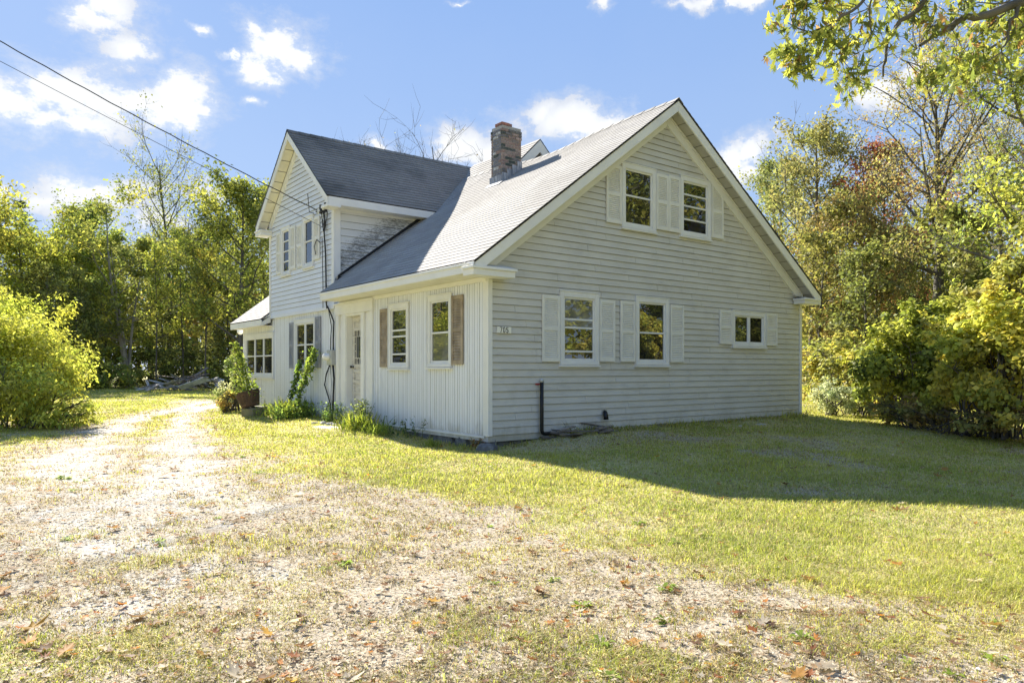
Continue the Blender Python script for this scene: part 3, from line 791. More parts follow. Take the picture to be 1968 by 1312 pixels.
# ---- lower roof over the far end, beyond the wing
BX, BZ, BS = -.32, 2.60, .775
def zb(x): return BZ+BS*(x-BX) if x < RX else BZ+BS*(RX-BX)-.70*(x-RX)
def ub(f, a, o): x = BX+f*(RX-BX); return (x-o*.6, a, zb(x)+o*.8+.002)
def ub2(f, a, o): x = 9.5-f*(9.5-RX); return (x+o*.6, a, zb(x)+o*.8+.002)
BY0, BY1 = 10.19, 12.97
br_ = MB(); course_slope(br_, ub, BY0, BY1, 42, .011, rg); course_slope(br_, ub2, BY0, BY1, 44, .011, rg)
BR_ = br_.build('roof', M['shingle'], HOUSE); BR_['label'] = 'low light grey roof slope past the far side of the wing'
dk = MB(); slopeprism(dk, BX, RX, zb, .001, .035, BY0, BY1); slopeprism(dk, RX, 9.5, zb, .001, .035, BY0, BY1); dk.build('drip_edge', M['black'], BR_)
tr = MB(); tr.box(BX-.012, BX+.02, BY0, BY1, BZ-.19, BZ-.03); slopeprism(tr, BX+.021, RX, zb, .036, .22, BY1-.04, BY1-.01); slopeprism(tr, BX+.021, -.065, zb, .036, .10, BY0, BY0+.03)
tr.hexa([(BX+.021,BY0,BZ-.19),(-.065,BY0,BZ-.10),(-.065,BY0+.03,BZ-.10),(BX+.021,BY0+.03,BZ-.19),(BX+.021,BY0,BZ-.02),(-.065,BY0,zb(-.065)-.101),(-.065,BY0+.03,zb(-.065)-.101),(BX+.021,BY0+.03,BZ-.02)])
tr.build('fascia', M['trim'], BR_)
sv = MB(); sv.box(BX+.021, -.001, BY0+.04, BY1-.05, BZ-.185, BZ-.175); sv.build('soffit', M['soffit_white'], BR_)
# eave returns at the two gable feet
er = MB(); er.box(-.53, .30, -.335, -.045, 2.70, 2.80); er.box(-.56, .33, -.36, -.045, 2.801, 2.845)
er.add([(-.55,-.35,2.8455),(.33,-.35,2.8455),(.33,-.05,2.93),(-.55,-.05,2.93)], [(0,1,2,3)]); er.build('eave_return', M['trim'], ROOF, bevel=.005)
er = MB(); er.box(8.95, 9.60, -.335, -.045, 2.77, 2.86); er.box(8.92, 9.63, -.36, -.045, 2.861, 2.90)
er.add([(8.92,-.35,2.901),(9.63,-.35,2.901),(9.63,-.05,2.98),(8.92,-.05,2.98)], [(0,1,2,3)]); er.build('eave_return', M['trim'], ROOF, bevel=.005)

# ---- wing (cross gable)
WY0, WY1, WC, WRZ, WS = 5.95, 10.18, 8.06, 7.17, .843
def zw(y): return WRZ-WS*abs(y-WC)
def lim_w(z):
    zz = z+.2; h = (WRZ-zz)/WS
    return (max(WY0, WC-h), min(WY1, WC+h))
holesW = [window(PW, 8.64, 9.28, 3.68, 4.93, [[(0,.24,'screen'),(.24,.50,'glass_dim'),(.5,.76,'glass_dim'),(.76,1,'glass_dim')]], trim=.085),
          window(PW, 7.10, 7.78, 3.72, 4.95, H2('glass_dim','glass', .52), trim=.085)]
for s_ in [(9.30,9.64,3.75,4.86),(8.26,8.61,3.78,4.88),(7.80,8.16,3.78,4.86),(6.73,7.07,3.84,4.86)]: louver(PW, *s_, 'shutter', pitch=.034)
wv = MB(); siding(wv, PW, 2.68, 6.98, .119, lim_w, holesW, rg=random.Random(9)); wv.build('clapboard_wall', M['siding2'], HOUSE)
bk = MB(); backing(bk, PW, 2.66, 6.9, .25, lim_w, []); wbox(bk, PW, WY0-.02, WY1+.02, -.05, .03, 2.60, 2.678)
bk.build('wall', M['siding2'], HOUSE)
def lim_side(z):
    return (-.055, min(RX, max(-.05, (z-3.302+.02)/SL)))
ws = MB(); PS = P_y(WY0)
siding(ws, PS, 2.95, 4.93, .168, lim_side, [], seams=False, rg=random.Random(4)); backing(ws, PS, 2.9, 5.0, .17, lim_side, [])
ws.build('clapboard_wall', M['mildew'], HOUSE)
ww = MB(); ww.box(-.05, 6.4, WY1-.12, WY1, 2.6, 5.0); ww.build('wall', M['siding2'], HOUSE)
cb = MB(); cb.box(-.10, -.061, WY0-.035, WY0+.09, 2.96, 4.95); cb.box(-.0605, .07, WY0-.035, WY0-.001, 3.33, 4.95)
cb.build('corner_board', M['trim'], HOUSE, bevel=.003)
cb = MB(); cb.box(-.10, -.061, WY1-.06, WY1+.03, 2.62, 4.95); cb.build('corner_board', M['trim'], HOUSE, bevel=.003)
WX0, WX1 = -.40, 6.4; E0, E1 = 5.60, 10.46
wr = MB(); rg = random.Random(8)
def uW0(f, a, o): y = E0+f*(WC-E0); return (a, y-o*.64, zw(y)+o*.77+.002)
def uW1(f, a, o): y = E1-f*(E1-WC); return (a, y+o*.64, zw(y)+o*.77+.002)
course_slope(wr, uW0, WX0, WX1, 23, .012, rg, .3); course_slope(wr, uW1, WX0, WX1, 23, .012, rg, .3)
for k in range(22):
    x = WX0+.3*k; wr.col = (rg.uniform(.8, 1.05),)*3
    wr.add([(x, WC-.12, zw(WC-.12)+.024), (x, WC, WRZ+.03), (x, WC+.12, zw(WC+.12)+.024), (x+.31, WC-.12, zw(WC-.12)+.014), (x+.31, WC, WRZ+.022), (x+.31, WC+.12, zw(WC+.12)+.014)], [(0,3,4,1), (1,4,5,2)])
WROOF = wr.build('roof', M['shingle_dark'], HOUSE); WROOF['label'] = 'dark stained shingle roof of the taller cross wing'
fl = lambda y: zw(y)
dk = MB(); slopeprism(dk, E0, WC, fl, .001, .03, WX0+.001, WX1, True); slopeprism(dk, WC, E1, fl, .001, .03, WX0+.001, WX1, True)
dk.build('drip_edge', M['black'], WROOF)
tw = MB()
slopeprism(tw, E0+.01, WC-.001, fl, .031, .22, WX0+.012, WX0+.045, True); slopeprism(tw, WC+.001, E1-.01, fl, .031, .22, WX0+.012, WX0+.045, True)
slopeprism(tw, WY0, WC-.001, fl, .20, .40, -.115, -.061, True); slopeprism(tw, WC+.001, WY1, fl, .20, .40, -.115, -.061, True)
tw.box(WX0+.046, 3.0, E0-.012, E0+.02, 4.90, 5.07); tw.box(WX0+.046, 3.0, E0+.021, WY0-.026, 4.905, 4.918)
tw.box(-.03, 2.62, WY0-.028, WY0-.026, 4.85, 4.904)
tw.box(WX0+.046, 3.0, E1-.02, E1+.012, 4.90, 5.07)
tw.build('fascia', M['trim'], WROOF, bevel=.004)
sf = MB(); slopeprism(sf, E0+.02, WC-.001, fl, .16, .175, WX0+.046, -.116, True); sf.build('soffit', M['soffit_white'], WROOF)
sf = MB(); slopeprism(sf, WC+.001, E1-.02, fl, .16, .175, WX0+.046, -.116, True); sf.build('soffit', M['soffit_wing'], WROOF)
er = MB(); er.box(WX0+.01, -.065, E1-.42, E1+.03, 4.86, 4.96); er.box(WX0-.01, -.065, E1-.45, E1+.05, 4.961, 5.0); er.build('eave_return', M['trim'], WROOF, bevel=.004)
er = MB(); er.box(WX0+.01, -.065, E0-.02, E0+.36, 4.85, 4.91); er.build('eave_return', M['trim'], WROOF, bevel=.004)
# flashing where side wall meets the main roof
fs_ = MB(); slopeprism(fs_, 0.0, 2.55, lambda x: ztL(x)+.07, 0, .09, WY0-.075, WY0-.03); fs_.build('flashing', M['black'], ROOF)
vv = MB()
vv.hexa([(2.38,5.52,ztL(2.38)+.018),(2.52,5.52,ztL(2.52)+.018),(4.42,7.35,6.60),(4.34,7.45,6.60)]+[(2.38,5.52,ztL(2.38)+.026),(2.52,5.52,ztL(2.52)+.026),(4.42,7.35,6.608),(4.34,7.45,6.608)])

# ---- rear gable peak beyond the ridge
RG = 5.15; RGZ = 7.22
def zr(x): return RGZ-.98*abs(x-RG)
rr = MB(); rg = random.Random(19)
def u1(f, a, o): x = RG-1.25+f*1.25; return (x-o*.7, a, zr(x)+o*.7+.002)
def u2(f, a, o): x = RG+1.25-f*1.25; return (x+o*.7, a, zr(x)+o*.7+.002)
course_slope(rr, u1, 4.85, 7.9, 12, .011, rg); course_slope(rr, u2, 4.85, 7.9, 12, .011, rg)
RR = rr.build('roof', M['shingle'], HOUSE); RR['label'] = 'small rear gable roof peeking over the ridge beside the chimney'
dk = MB(); slopeprism(dk, RG-1.25, RG, zr, .001, .03, 4.851, 7.9); slopeprism(dk, RG, RG+1.25, zr, .001, .03, 4.851, 7.9); dk.build('drip_edge', M['black'], RR)
tw = MB(); slopeprism(tw, RG-1.24, RG-.001, zr, .031, .34, 4.85, 4.89); slopeprism(tw, RG+.001, RG+1.24, zr, .031, .34, 4.85, 4.89); tw.build('fascia', M['trim'], RR)
tw = MB(); slopeprism(tw, RG-1.15, RG-.001, zr, .2, .215, 4.891, 5.3); tw.build('soffit', M['soffit'], RR)
tw = MB(); slopeprism(tw, RG+.001, RG+1.15, zr, .2, .215, 4.891, 5.3); tw.build('soffit', M['soffit'], RR)
tw = MB(); siding(tw, P_y(5.3), 5.4, 6.98, .12, lambda z: (RG-min(1., (RGZ-.2-z)/.98), RG+min(1., (RGZ-.2-z)/.98)), [], seams=False)
backing(tw, P_y(5.3), 5.2, 6.95, .12, lambda z: (RG-min(1., (RGZ-.2-z)/.98), RG+min(1., (RGZ-.2-z)/.98)), []); tw.build('wall', M['siding'], HOUSE)

# ---- chimney: separate bricks round a mortar core
CH = (3.33, 3.92, 4.08, 4.52); z0c, z1c = 5.55, 7.02
core = MB(); core.box(CH[0]+.012, CH[1]-.012, CH[2]+.012, CH[3]-.012, z0c, z1c-.005)
CHIM = core.build('chimney', M['mortar'], HOUSE)
bm_ = MB(); rg = random.Random(77); hc = .0735; nc = int((z1c-z0c)/hc)
BR = [(.34,.23,.19),(.37,.26,.215),(.30,.21,.18),(.36,.28,.24),(.28,.23,.21),(.39,.29,.25),(.17,.16,.155),(.32,.24,.21)]
for k in range(nc):
    z = z0c+k*hc; ex = .012 if k >= nc-3 else 0.
    def run(a0, a1, off, face):
        a = a0-off
        while a < a1-.01:
            b = a+.205; A, B = max(a, a0), min(b, a1)-.014
            if B-A > .03:
                c = list(rg.choice(BR)); w = rg.uniform(0, 1)
                if face == 'w' and rg.random() < .85: c = [.55,.54,.52] if w < .30 else [.22,.22,.24]
                if rg.random() < .1: c = [.07,.085,.075]
                bm_.col = tuple(c); j_ = rg.uniform(-.003, .004)+ex
                if face == 's': bm_.box(A, B, CH[2]-j_, CH[2]+.05, z+.007, z+hc-.007)
                if face == 'n': bm_.box(A, B, CH[3]-.05, CH[3]+j_, z+.007, z+hc-.007)
                if face == 'w': bm_.box(CH[0]-j_, CH[0]+.05, A, B, z+.007, z+hc-.007)
                if face == 'e': bm_.box(CH[1]-.05, CH[1]+j_, A, B, z+.007, z+hc-.007)
            a = b
    o = .1*(k % 2)
    run(CH[0]-ex, CH[1]+ex, o, 's'); run(CH[0]-ex, CH[1]+ex, o, 'n'); run(CH[2]+.051, CH[3]-.051, .1-o, 'w'); run(CH[2]+.051, CH[3]-.051, .1-o, 'e')
bm_.col = (.36,.16,.12); bm_.box(CH[0]+.01, CH[0]+.24, CH[2]+.02, CH[2]+.30, z1c+.01, z1c+.075); bm_.box(CH[0]+.25, CH[0]+.33, CH[2]+.04, CH[2]+.3, z1c+.01, z1c+.075)
bm_.build('brickwork', M['brick'], CHIM, bevel=.003)
fl_ = MB(); ztL_ = ztL
def ztL(x): return ztL_(x)-.11
zL = ztL(CH[0])
fl_.box(CH[0]-.03, CH[0]-.018, CH[2]-.03, CH[3]+.03, zL-.05, zL+.17)
fl_.hexa([(CH[0]-.16,CH[2]-.06,ztL(CH[0]-.16)+.018),(CH[0]-.02,CH[2]-.06,ztL(CH[0]-.02)+.018),(CH[0]-.02,CH[3]+.06,ztL(CH[0]-.02)+.018),(CH[0]-.16,CH[3]+.06,ztL(CH[0]-.16)+.018),
          (CH[0]-.16,CH[2]-.06,ztL(CH[0]-.16)+.026),(CH[0]-.02,CH[2]-.06,ztL(CH[0]-.02)+.03),(CH[0]-.02,CH[3]+.06,ztL(CH[0]-.02)+.03),(CH[0]-.16,CH[3]+.06,ztL(CH[0]-.16)+.026)])
for k in range(4):
    x = CH[0]-.02+k*.15; fl_.box(x, x+.145, CH[2]-.03-.003*k, CH[2]-.018-.003*k, ztL(x)-.05, ztL(x+.14)+.13)
fl_.build('flashing', M['lead'], CHIM); ztL = ztL_

# ---- entrance
en = MB()
wbox(en, PL, 4.05, 5.92, -.01, .075, 2.44, 2.665); wbox(en, PL, 4.02, 5.95, -.01, .10, 2.666, 2.70)
for (a0, a1) in ((4.07, 4.62), (5.38, 5.89)):
    wbox(en, PL, a0, a0+.15, -.01, .06, .16, 2.439); wbox(en, PL, a1-.15, a1, -.01, .06, .16, 2.439)
    wbox(en, PL, a0+.15, a1-.15, -.01, .012, .16, 2.439)
wbox(en, PL, 4.62, 4.645, -.12, .045, .28, 2.44); wbox(en, PL, 5.355, 5.38, -.12, .045, .28, 2.44); wbox(en, PL, 4.645, 5.355, -.12, .045, 2.39, 2.439)
en.build('door_surround', M['trim'], HOUSE, bevel=.004)
PD = P_x(.11); DY0, DY1, DZ0, DZ1 = 4.65, 5.35, .31, 2.385
dd = MB()
def db(a0, a1, n0, n1, z0, z1): wbox(dd, PD, a0, a1, n0, n1, z0, z1)
db(DY0, DY1, -.04, -.008, DZ0, DZ1)
db(DY0, DY0+.10, -.008, .012, DZ0, DZ1); db(DY1-.10, DY1, -.008, .012, DZ0, DZ1)
for (q0, q1) in ((DZ0, .47), (.66, .72), (.90, .97), (1.13, 1.20), (1.24, 1.33), (2.07, 2.13), (2.27, DZ1)): db(DY0+.10, DY1-.10, -.008, .012, q0, q1)
for (q0, q1) in ((.49, .64), (.74, .88), (.99, 1.11), (2.15, 2.25)): db(DY0+.13, DY1-.13, -.008, .004, q0, q1)
DOOR = dd.build('door', M['door'], HOUSE, bevel=.004); DOOR['label'] = 'weathered front door with peeling paint and gridded glass'
gp = MB(); wbox(gp, PD, DY0+.10, DY1-.10, -.007, -.002, 1.33, 2.07); gp.build('pane', M['glass'], DOOR)
mu = MB()
for a in (DY0+.175, DY0+.25, DY0+.35, DY1-.25, DY1-.175):
    if abs(a-(DY0+.35)) < .02: wbox(mu, PD, a-.008, a+.008, -.002, .010, 1.33, 1.46); wbox(mu, PD, a-.008, a+.008, -.002, .010, 1.94, 2.07)
    elif a in (DY0+.25, DY1-.25): wbox(mu, PD, a-.008, a+.008, -.002, .010, 1.33, 1.46); wbox(mu, PD, a-.008, a+.008, -.002, .010, 1.94, 2.07)
    else: wbox(mu, PD, a-.008, a+.008, -.002, .010, 1.33, 2.07)
for z in (1.46, 1.94): wbox(mu, PD, DY0+.10, DY1-.10, -.002, .012, z-.008, z+.008)
for z in (1.62, 1.78):
    wbox(mu, PD, DY0+.10, DY0+.175, -.002, .012, z-.008, z+.008); wbox(mu, PD, DY1-.175, DY1-.10, -.002, .012, z-.008, z+.008)
mu.build('muntin', M['door'], DOOR)
kn = MB(); kn.lathe([(0,.0),(.028,.0),(.028,.006),(.010,.008),(.010,.035),(.026,.045),(.030,.06),(.02,.075),(0,.078)], (PD(DY1-.05,.012,1.27)), 16, Matrix.Rotation(-math.pi/2, 3, 'Y'))
kn.build('handle', M['black'], DOOR, smooth=True)
th = MB(); th.box(-.10, .15, 4.60, 5.40, .22, .298); th.build('threshold', M['door'], HOUSE, bevel=.006)

# ------------------------------------------------------------------ things on the walls
sg = empty('house_number_sign', (.3, -.03, 1.88), 'small white plate reading 705 on the grey gable clapboards', 'sign')
p = MB(); p.box(.145, .44, -.045, -.028, 1.815, 1.925); p.build('plate', M['sign'], sg, bevel=.003)
def seg_digit(ch):
    return {'7': [[(0,1),(1,1),(.35,0)]], '0': [[(.1,.12),(.1,.88),(.3,1),(.7,1),(.9,.88),(.9,.12),(.7,0),(.3,0),(.1,.12)]],
            '5': [[(.9,1),(.15,1),(.12,.55),(.6,.6),(.9,.45),(.9,.15),(.65,0),(.3,0),(.08,.12)]]}[ch]
dg = MB()
for k, ch in enumerate('705'):
    for pl in seg_digit(ch):
        for (a, b_), (c, d2) in zip(pl[:-1], pl[1:]):
            x0, z0, x1, z1 = .205+k*.064+a*.040, 1.829+b_*.082, .205+k*.064+c*.040, 1.829+d2*.082
            L = math.hypot(x1-x0, z1-z0); ux, uz = (x1-x0)/L, (z1-z0)/L; h = .0052
            pts = [(x0-ux*h+uz*h, z0-uz*h-ux*h), (x1+ux*h+uz*h, z1+uz*h-ux*h), (x1+ux*h-uz*h, z1+uz*h+ux*h), (x0-ux*h-uz*h, z0-uz*h+ux*h)]
            dg.hexa([(q[0], -.0448, q[1]) for q in pts]+[(q[0], -.0475-.0002*k, q[1]) for q in pts])
dg.build('digits', M['ink'], sg)

pp = empty('vent_pipe', (1.07, -.09, .1), 'black upright pipe with a bottom elbow against the gable clapboards', 'pipe')
p = MB(); p.tube([(1.07,-.085,.99),(1.07,-.085,.5),(1.07,-.085,.17),(1.085,-.085,.125),(1.12,-.085,.105),(1.45,-.10,.10)], .033, 12); p.build('pipe', M['black'], pp, smooth=True)
p = MB(); p.lathe([(.0,.0),(.038,.0),(.038,.055),(.02,.065),(0,.065)], (1.07,-.085,.99), 12); p.build('cap', M['metal'], pp, smooth=True)
p = MB(); p.box(.955, 1.10, -.050, -.046, .945, .975); p.build('strap', M['red'], pp)
vh = empty('dryer_vent', (2.6, -.05, .38), 'small black hooded vent low on the gable clapboards', 'vent')
p = MB(); p.tube([(2.64,-.02,.43),(2.62,-.07,.42),(2.59,-.11,.36),(2.585,-.12,.29)], [.032,.034,.048,.052], 12); p.build('hood', M['black'], vh, smooth=True)
p = MB(); p.box(2.575, 2.70, -.030, -.022, .37, .47); p.build('flange', M['metal'], vh)

mt = empty('electric_meter', (-.03, 6.1, 1.5), 'grey electric meter box with glass dome beside the door', 'meter')
p = MB(); wbox(p, PL, 5.98, 6.24, .016, .13, 1.31, 1.66); p.build('box', M['metal'], mt, bevel=.01)
p = MB(); p.lathe([(.085,0),(.085,.05),(.075,.055),(.072,.10),(.05,.12),(0,.122)], PL(6.16, .13, 1.50), 20, Matrix.Rotation(-math.pi/2, 3, 'Y')); p.build('dome', M['globe'], mt, smooth=True)
p = MB(); p.tube([PL(6.0,.07,1.66),PL(6.0,.07,1.9),PL(5.99,.06,2.3),PL(6.12,.08,2.5),PL(6.14,.16,2.68)], .017, 8)
p.tube([PL(6.02,.07,1.31),PL(5.98,.06,1.0),PL(6.0,.07,.6),PL(6.06,.06,.05)], .022, 8)
p.tube([PL(6.16,.07,1.66),PL(6.2,.05,1.9),PL(6.14,.05,2.2),PL(6.26,.08,2.62)], .010, 6)
p.tube([PL(6.2,.07,1.31),PL(6.42,.06,1.1),PL(6.52,.06,.85),PL(6.32,.06,.6),PL(6.18,.06,.4),PL(6.14,.06,.03)], .016, 6)
p.tube([PL(6.16,.07,1.31),PL(6.15,.05,.9),PL(6.18,.05,.5)], .006, 5)
p.build('cable', M['cable'], mt, smooth=True)

wb = empty('wire_bundle', (-.12, 6.5, 4.9), 'tangle of black service cables and insulators at the wing corner', 'cable')
p = MB()
p.tube([PW(6.78,.10,4.95),PW(6.6,.10,4.90),PW(6.42,.09,4.92),PW(6.3,.09,4.75),PW(6.38,.07,4.4),PW(6.32,.06,3.9),PW(6.3,.06,3.4),PW(6.25,.07,2.75),PW(6.2,.08,2.62)], .018, 6)
p.tube([PW(6.45,.08,4.95),PW(6.24,.08,4.98),PW(6.16,.08,4.8),PW(6.28,.08,4.55),PW(6.46,.08,4.6),PW(6.5,.08,4.85),PW(6.4,.08,4.95)], .010, 6)
p.tube([PW(6.52,.06,4.3),PW(6.5,.06,3.8),PW(6.47,.06,3.2),PW(6.47,.06,2.65)], .009, 5)
p.tube([PW(6.6,.08,4.2),PW(6.85,.06,4.3),PW(6.95,.08,4.15),PW(6.85,.08,3.95)], .010, 5)
p.tube([PW(6.9,.1,4.93),PW(7.1,.14,4.99),PW(7.16,.14,5.25),PW(7.05,.2,5.42)], .009, 5)
p.tube([PW(6.15,.08,5.0),PW(6.2,.07,5.1),PW(6.35,.06,5.17)], .008, 5)
for k in range(5):
    t = rnd.uniform(0, 1); p.tube([PW(6.34+.05*math.sin(q*1.4+k), .06+.012*k, 4.95-.13*q) for q in range(5)], .008, 5)
p.build('cable', M['cable'], wb, smooth=True)
for c in (PW(6.62,.1,4.92), PW(6.36,.09,4.95)):
    p = MB(); p.lathe([(0,-.04),(.028,-.035),(.035,0),(.024,.012),(.036,.02),(.03,.045),(0,.05)], c, 12); p.build('insulator', M['globe'], wb, smooth=True)
for q0 in (6.33, 6.60):
    p = MB(); wbox(p, PW, q0, q0+.04, .025, .08, 4.88, 5.09); p.build('bracket', M['cable'], wb)

def wire(p0, p1, sag, r, name, label, wig=0):
    p0, p1 = Vector(p0), Vector(p1); pts = []; n = 60
    for k in range(n+1):
        t = k/n; q = p0.lerp(p1, t); q.z -= sag*4*t*(1-t)
        if wig: q += Vector((0, .5, 1))*wig*math.sin(k*1.9)
        pts.append(tuple(q))
    m = MB(); m.tube(pts, r, 6); o = m.build(name, M['cable'], smooth=True); tag(o, label, 'cable'); return o
pa = Vector(at(0, 14, 52)); hs = Vector(PW(6.66, .10, 4.95)); pole_top = hs+(pa-hs)*2.2
wire(hs, pole_top, .28, .011, 'service_drop', 'thick twisted black cable running up from the wing to the upper left', .008)
pb = Vector(at(0, 14, 108)); h2 = Vector(PW(6.5, .06, 4.55)); pt2 = h2+(pb-h2)*2.2
wire(h2, pt2, .10, .0055, 'phone_line', 'thin lower wire slanting to the wing below the thick cable')
po = empty('utility_pole', (pole_top.x, pole_top.y, 0), 'tall brown utility pole out at the wire end', 'pole')
m = MB(); m.tube([(pole_top.x-.15, pole_top.y, -.3), (pole_top.x-.15, pole_top.y, pole_top.z+1)], [.16, .11], 12); m.build('shaft', M['bark'], po, smooth=True)

gl = empty('hanging_globe', (-.3, 12.7, 2.3), 'round white globe light under the far eave corner', 'light')
gpz = at(461.7, 23.4, 637)
m = MB(); m.lathe([(.10*math.sin(math.pi*k/10), -.10*math.cos(math.pi*k/10)) for k in range(11)], gpz, 18); m.build('globe', M['globe'], gl, smooth=True)
m = MB(); m.tube([(gpz[0], gpz[1], gpz[2]+.09), (gpz[0], gpz[1], gpz[2]+.2), (.0, 12.7, gpz[2]+.22)], .012, 6); m.build('bracket', M['cable'], gl)

# ------------------------------------------------------------------ foliage generators
def leafquads(Pn, size, r, cols, droop=.0, jit=.5, aspect=.55, flat=.3, outward=None):
    n = len(Pn)
    s = size*(1-jit+2*jit*r.rand(n))
    nrm = r.normal(size=(n, 3)); nrm[:, 2] = np.abs(nrm[:, 2])+flat
    if outward is not None: nrm += outward*.8
    nrm /= np.linalg.norm(nrm, axis=1)[:, None]
    d = r.normal(size=(n, 3)); d[:, 2] -= droop
    d -= nrm*(d*nrm).sum(1)[:, None]; d /= np.linalg.norm(d, axis=1)[:, None]+1e-9
    w = np.cross(nrm, d); L = s[:, None]
    b = Pn-d*L*.5; t = Pn+d*L*.5
    up = nrm*L*.10
    l = Pn-w*L*aspect*.5+up-d*L*.06; q = Pn+w*L*aspect*.5+up-d*L*.06
    V = np.stack([b, q, t, l], 1).reshape(-1, 3)
    return V, np.arange(4*n).reshape(-1, 4), cols

def palette(r, n, pal, clump=None):
    pal = np.array(pal)
    idx = r.randint(0, len(pal), n)
    pal = (pal*.91+pal.mean(1, keepdims=True)*.09)*1.18
    c = pal[idx]
    if clump is not None:
        ci = (clump*len(pal)).astype(int) % len(pal); c = c*.3+pal[ci]*.7*(.75+.5*((clump*7.31)%1))[:, None]
    return c*(.5+1.0*r.rand(n))[:, None]

def make_tree(h, R, base=.35, nl=16, leaves=9000, lsize=.16, pal=None, seed=1, trunk_r=.16, rise=.9, gap=.0, multi=1, lean=(0, 0), prof='round', bark='bark', vine=0, twig=True, spread=.42, top=0.):
    """returns trunk mesh, crown mesh (local coordinates, base at origin)"""
    rg = random.Random(seed); r = np.random.RandomState(seed)
    mb = MB(); pts = []; cl = []
    for mi in range(multi):
        az = rg.uniform(0, 6.28); ln = (0 if multi == 1 else .12)
        hh = h*(1 if mi == 0 else rg.uniform(.75, .98)); tr_ = trunk_r*(1 if mi == 0 else .75)
        tp = []; x = y = 0.; n = 12
        wx, wy = rg.uniform(0, 6), rg.uniform(0, 6)
        for k in range(n+1):
            t = k/n
            x = (lean[0]*t+ln*math.cos(az)*t)*hh+.025*hh*math.sin(t*4+wx)*t; y = (lean[1]*t+ln*math.sin(az)*t)*hh+.025*hh*math.sin(t*3.3+wy)*t
            tp.append(Vector((x, y, hh*.97*t-(.15 if k == 0 else 0))))
        rad = [tr_*(1.25 if k == 0 else 1)*(1-.9*k/n)+.008 for k in range(n+1)]
        mb.tube(tp, rad, 8)
        def tpos(t):
            f = t*n; k = min(int(f), n-1); return tp[k].lerp(tp[k+1], f-k)
        m_l = max(4, int(nl/multi))
        for q in range(m_l):
            u = (q+rg.random())/m_l; t = base+(1-base)*u*.97
            p0 = tpos(t); a = q*2.4+rg.uniform(-.5, .5)+az
            pr = {'round': math.sin(math.pi*min(1, .18+.80*u))**.7, 'cone': 1.05-u, 'vase': .45+.65*math.sin(math.pi*min(1, .1+.75*u)), 'col': .8-.5*u*u}[prof]
            L = R*pr*rg.uniform(.75, 1.2); e = rise*(.35+.75*u)
            d = Vector((math.cos(a), math.sin(a), e)); d.normalize()
            seg = 6; cur = p0.copy(); bp = [cur.copy()]; dd = d.copy()
            for k in range(seg):
                dd = (dd+Vector((rg.uniform(-.22, .22), rg.uniform(-.22, .22), rg.uniform(-.12, .16)))).normalized()
                cur = cur+dd*L/seg*1.1; bp.append(cur.copy())
            r0 = max(.012, tr_*(1-.85*t)*.55); mb.tube(bp, [r0*(1-.85*k/seg)+.005 for k in range(seg+1)], 5, cap=False)
            for sI in range(6 if twig else 3):
                f = rg.uniform(.25, 1); k = min(int(f*seg), seg-1); s0 = bp[k].lerp(bp[k+1], f*seg-k)
                sd = Vector((rg.gauss(0, 1), rg.gauss(0, 1), rg.gauss(.35, .6))).normalized(); sd = (sd+d*.7).normalized()
                sl = L*spread*rg.uniform(.5, 1.1); c2 = s0.copy(); sp_ = [c2.copy()]
                for k in range(3):
                    sd = (sd+Vector((rg.uniform(-.3, .3), rg.uniform(-.3, .3), rg.uniform(-.1, .25)))).normalized(); c2 = c2+sd*sl/3; sp_.append(c2.copy())
                mb.tube(sp_, [max(.006, r0*.35*(1-.8*k/3)) for k in range(4)], 4, cap=False)
                cc = rg.random()
                for k in range(3):
                    for w in (.2, .55, .9):
                        pts.append(tuple(sp_[k].lerp(sp_[k+1], w))); cl.append(cc)
                if twig:
                    for _ in range(3):
                        td = (sd+Vector((rg.gauss(0, .7), rg.gauss(0, .7), rg.gauss(.2, .5)))).normalized(); q0 = sp_[rg.randint(1, 3)]
                        mb.tube([q0, q0+td*sl*.35, q0+td*sl*.6+Vector((0, 0, sl*.08))], [.009, .006, .003], 3, cap=False)
                        pts.append(tuple(q0+td*sl*.35)); cl.append(cc); pts.append(tuple(q0+td*sl*.6)); cl.append(cc)
    trunk = mb.mesh('trunk', True)
    pts = np.array(pts); cl = np.array(cl)
    w = np.where(cl < gap, 0.02, 1.); w *= (.3+cl)**.6; w /= w.sum()
    k = r.choice(len(pts), leaves, p=w)
    Pn = pts[k]+r.normal(size=(leaves, 3))*np.array([.30, .30, .22])*(R/3.2)**.6*(.8 if twig else 1.2)
    C = palette(r, leaves, pal, cl[k])
    if vine:
        t = r.rand(vine)**.8; base_p = np.array([[0, 0, 0]])
        f = t*12; ki = np.minimum(f.astype(int), 11); tpn = np.array([tuple(v) for v in tp])
        vp = tpn[ki]*(1-(f-ki))[:, None]+tpn[np.minimum(ki+1, 12)]*(f-ki)[:, None]
        vp = vp+r.normal(size=(vine, 3))*np.array([.42, .42, .2])*(.6+.7*vnoise(t*9, t*0, 1., seed))[:, None]*1.3
        Pn = np.concatenate([Pn, vp]); C = np.concatenate([C, palette(r, vine, pal[:max(2, len(pal)//2)])])
    Vv, Ff, Cc = leafquads(Pn, lsize, r, C, droop=.3, aspect=.62)
    return trunk, npmesh('crown', Vv, Ff, 4, Cc)

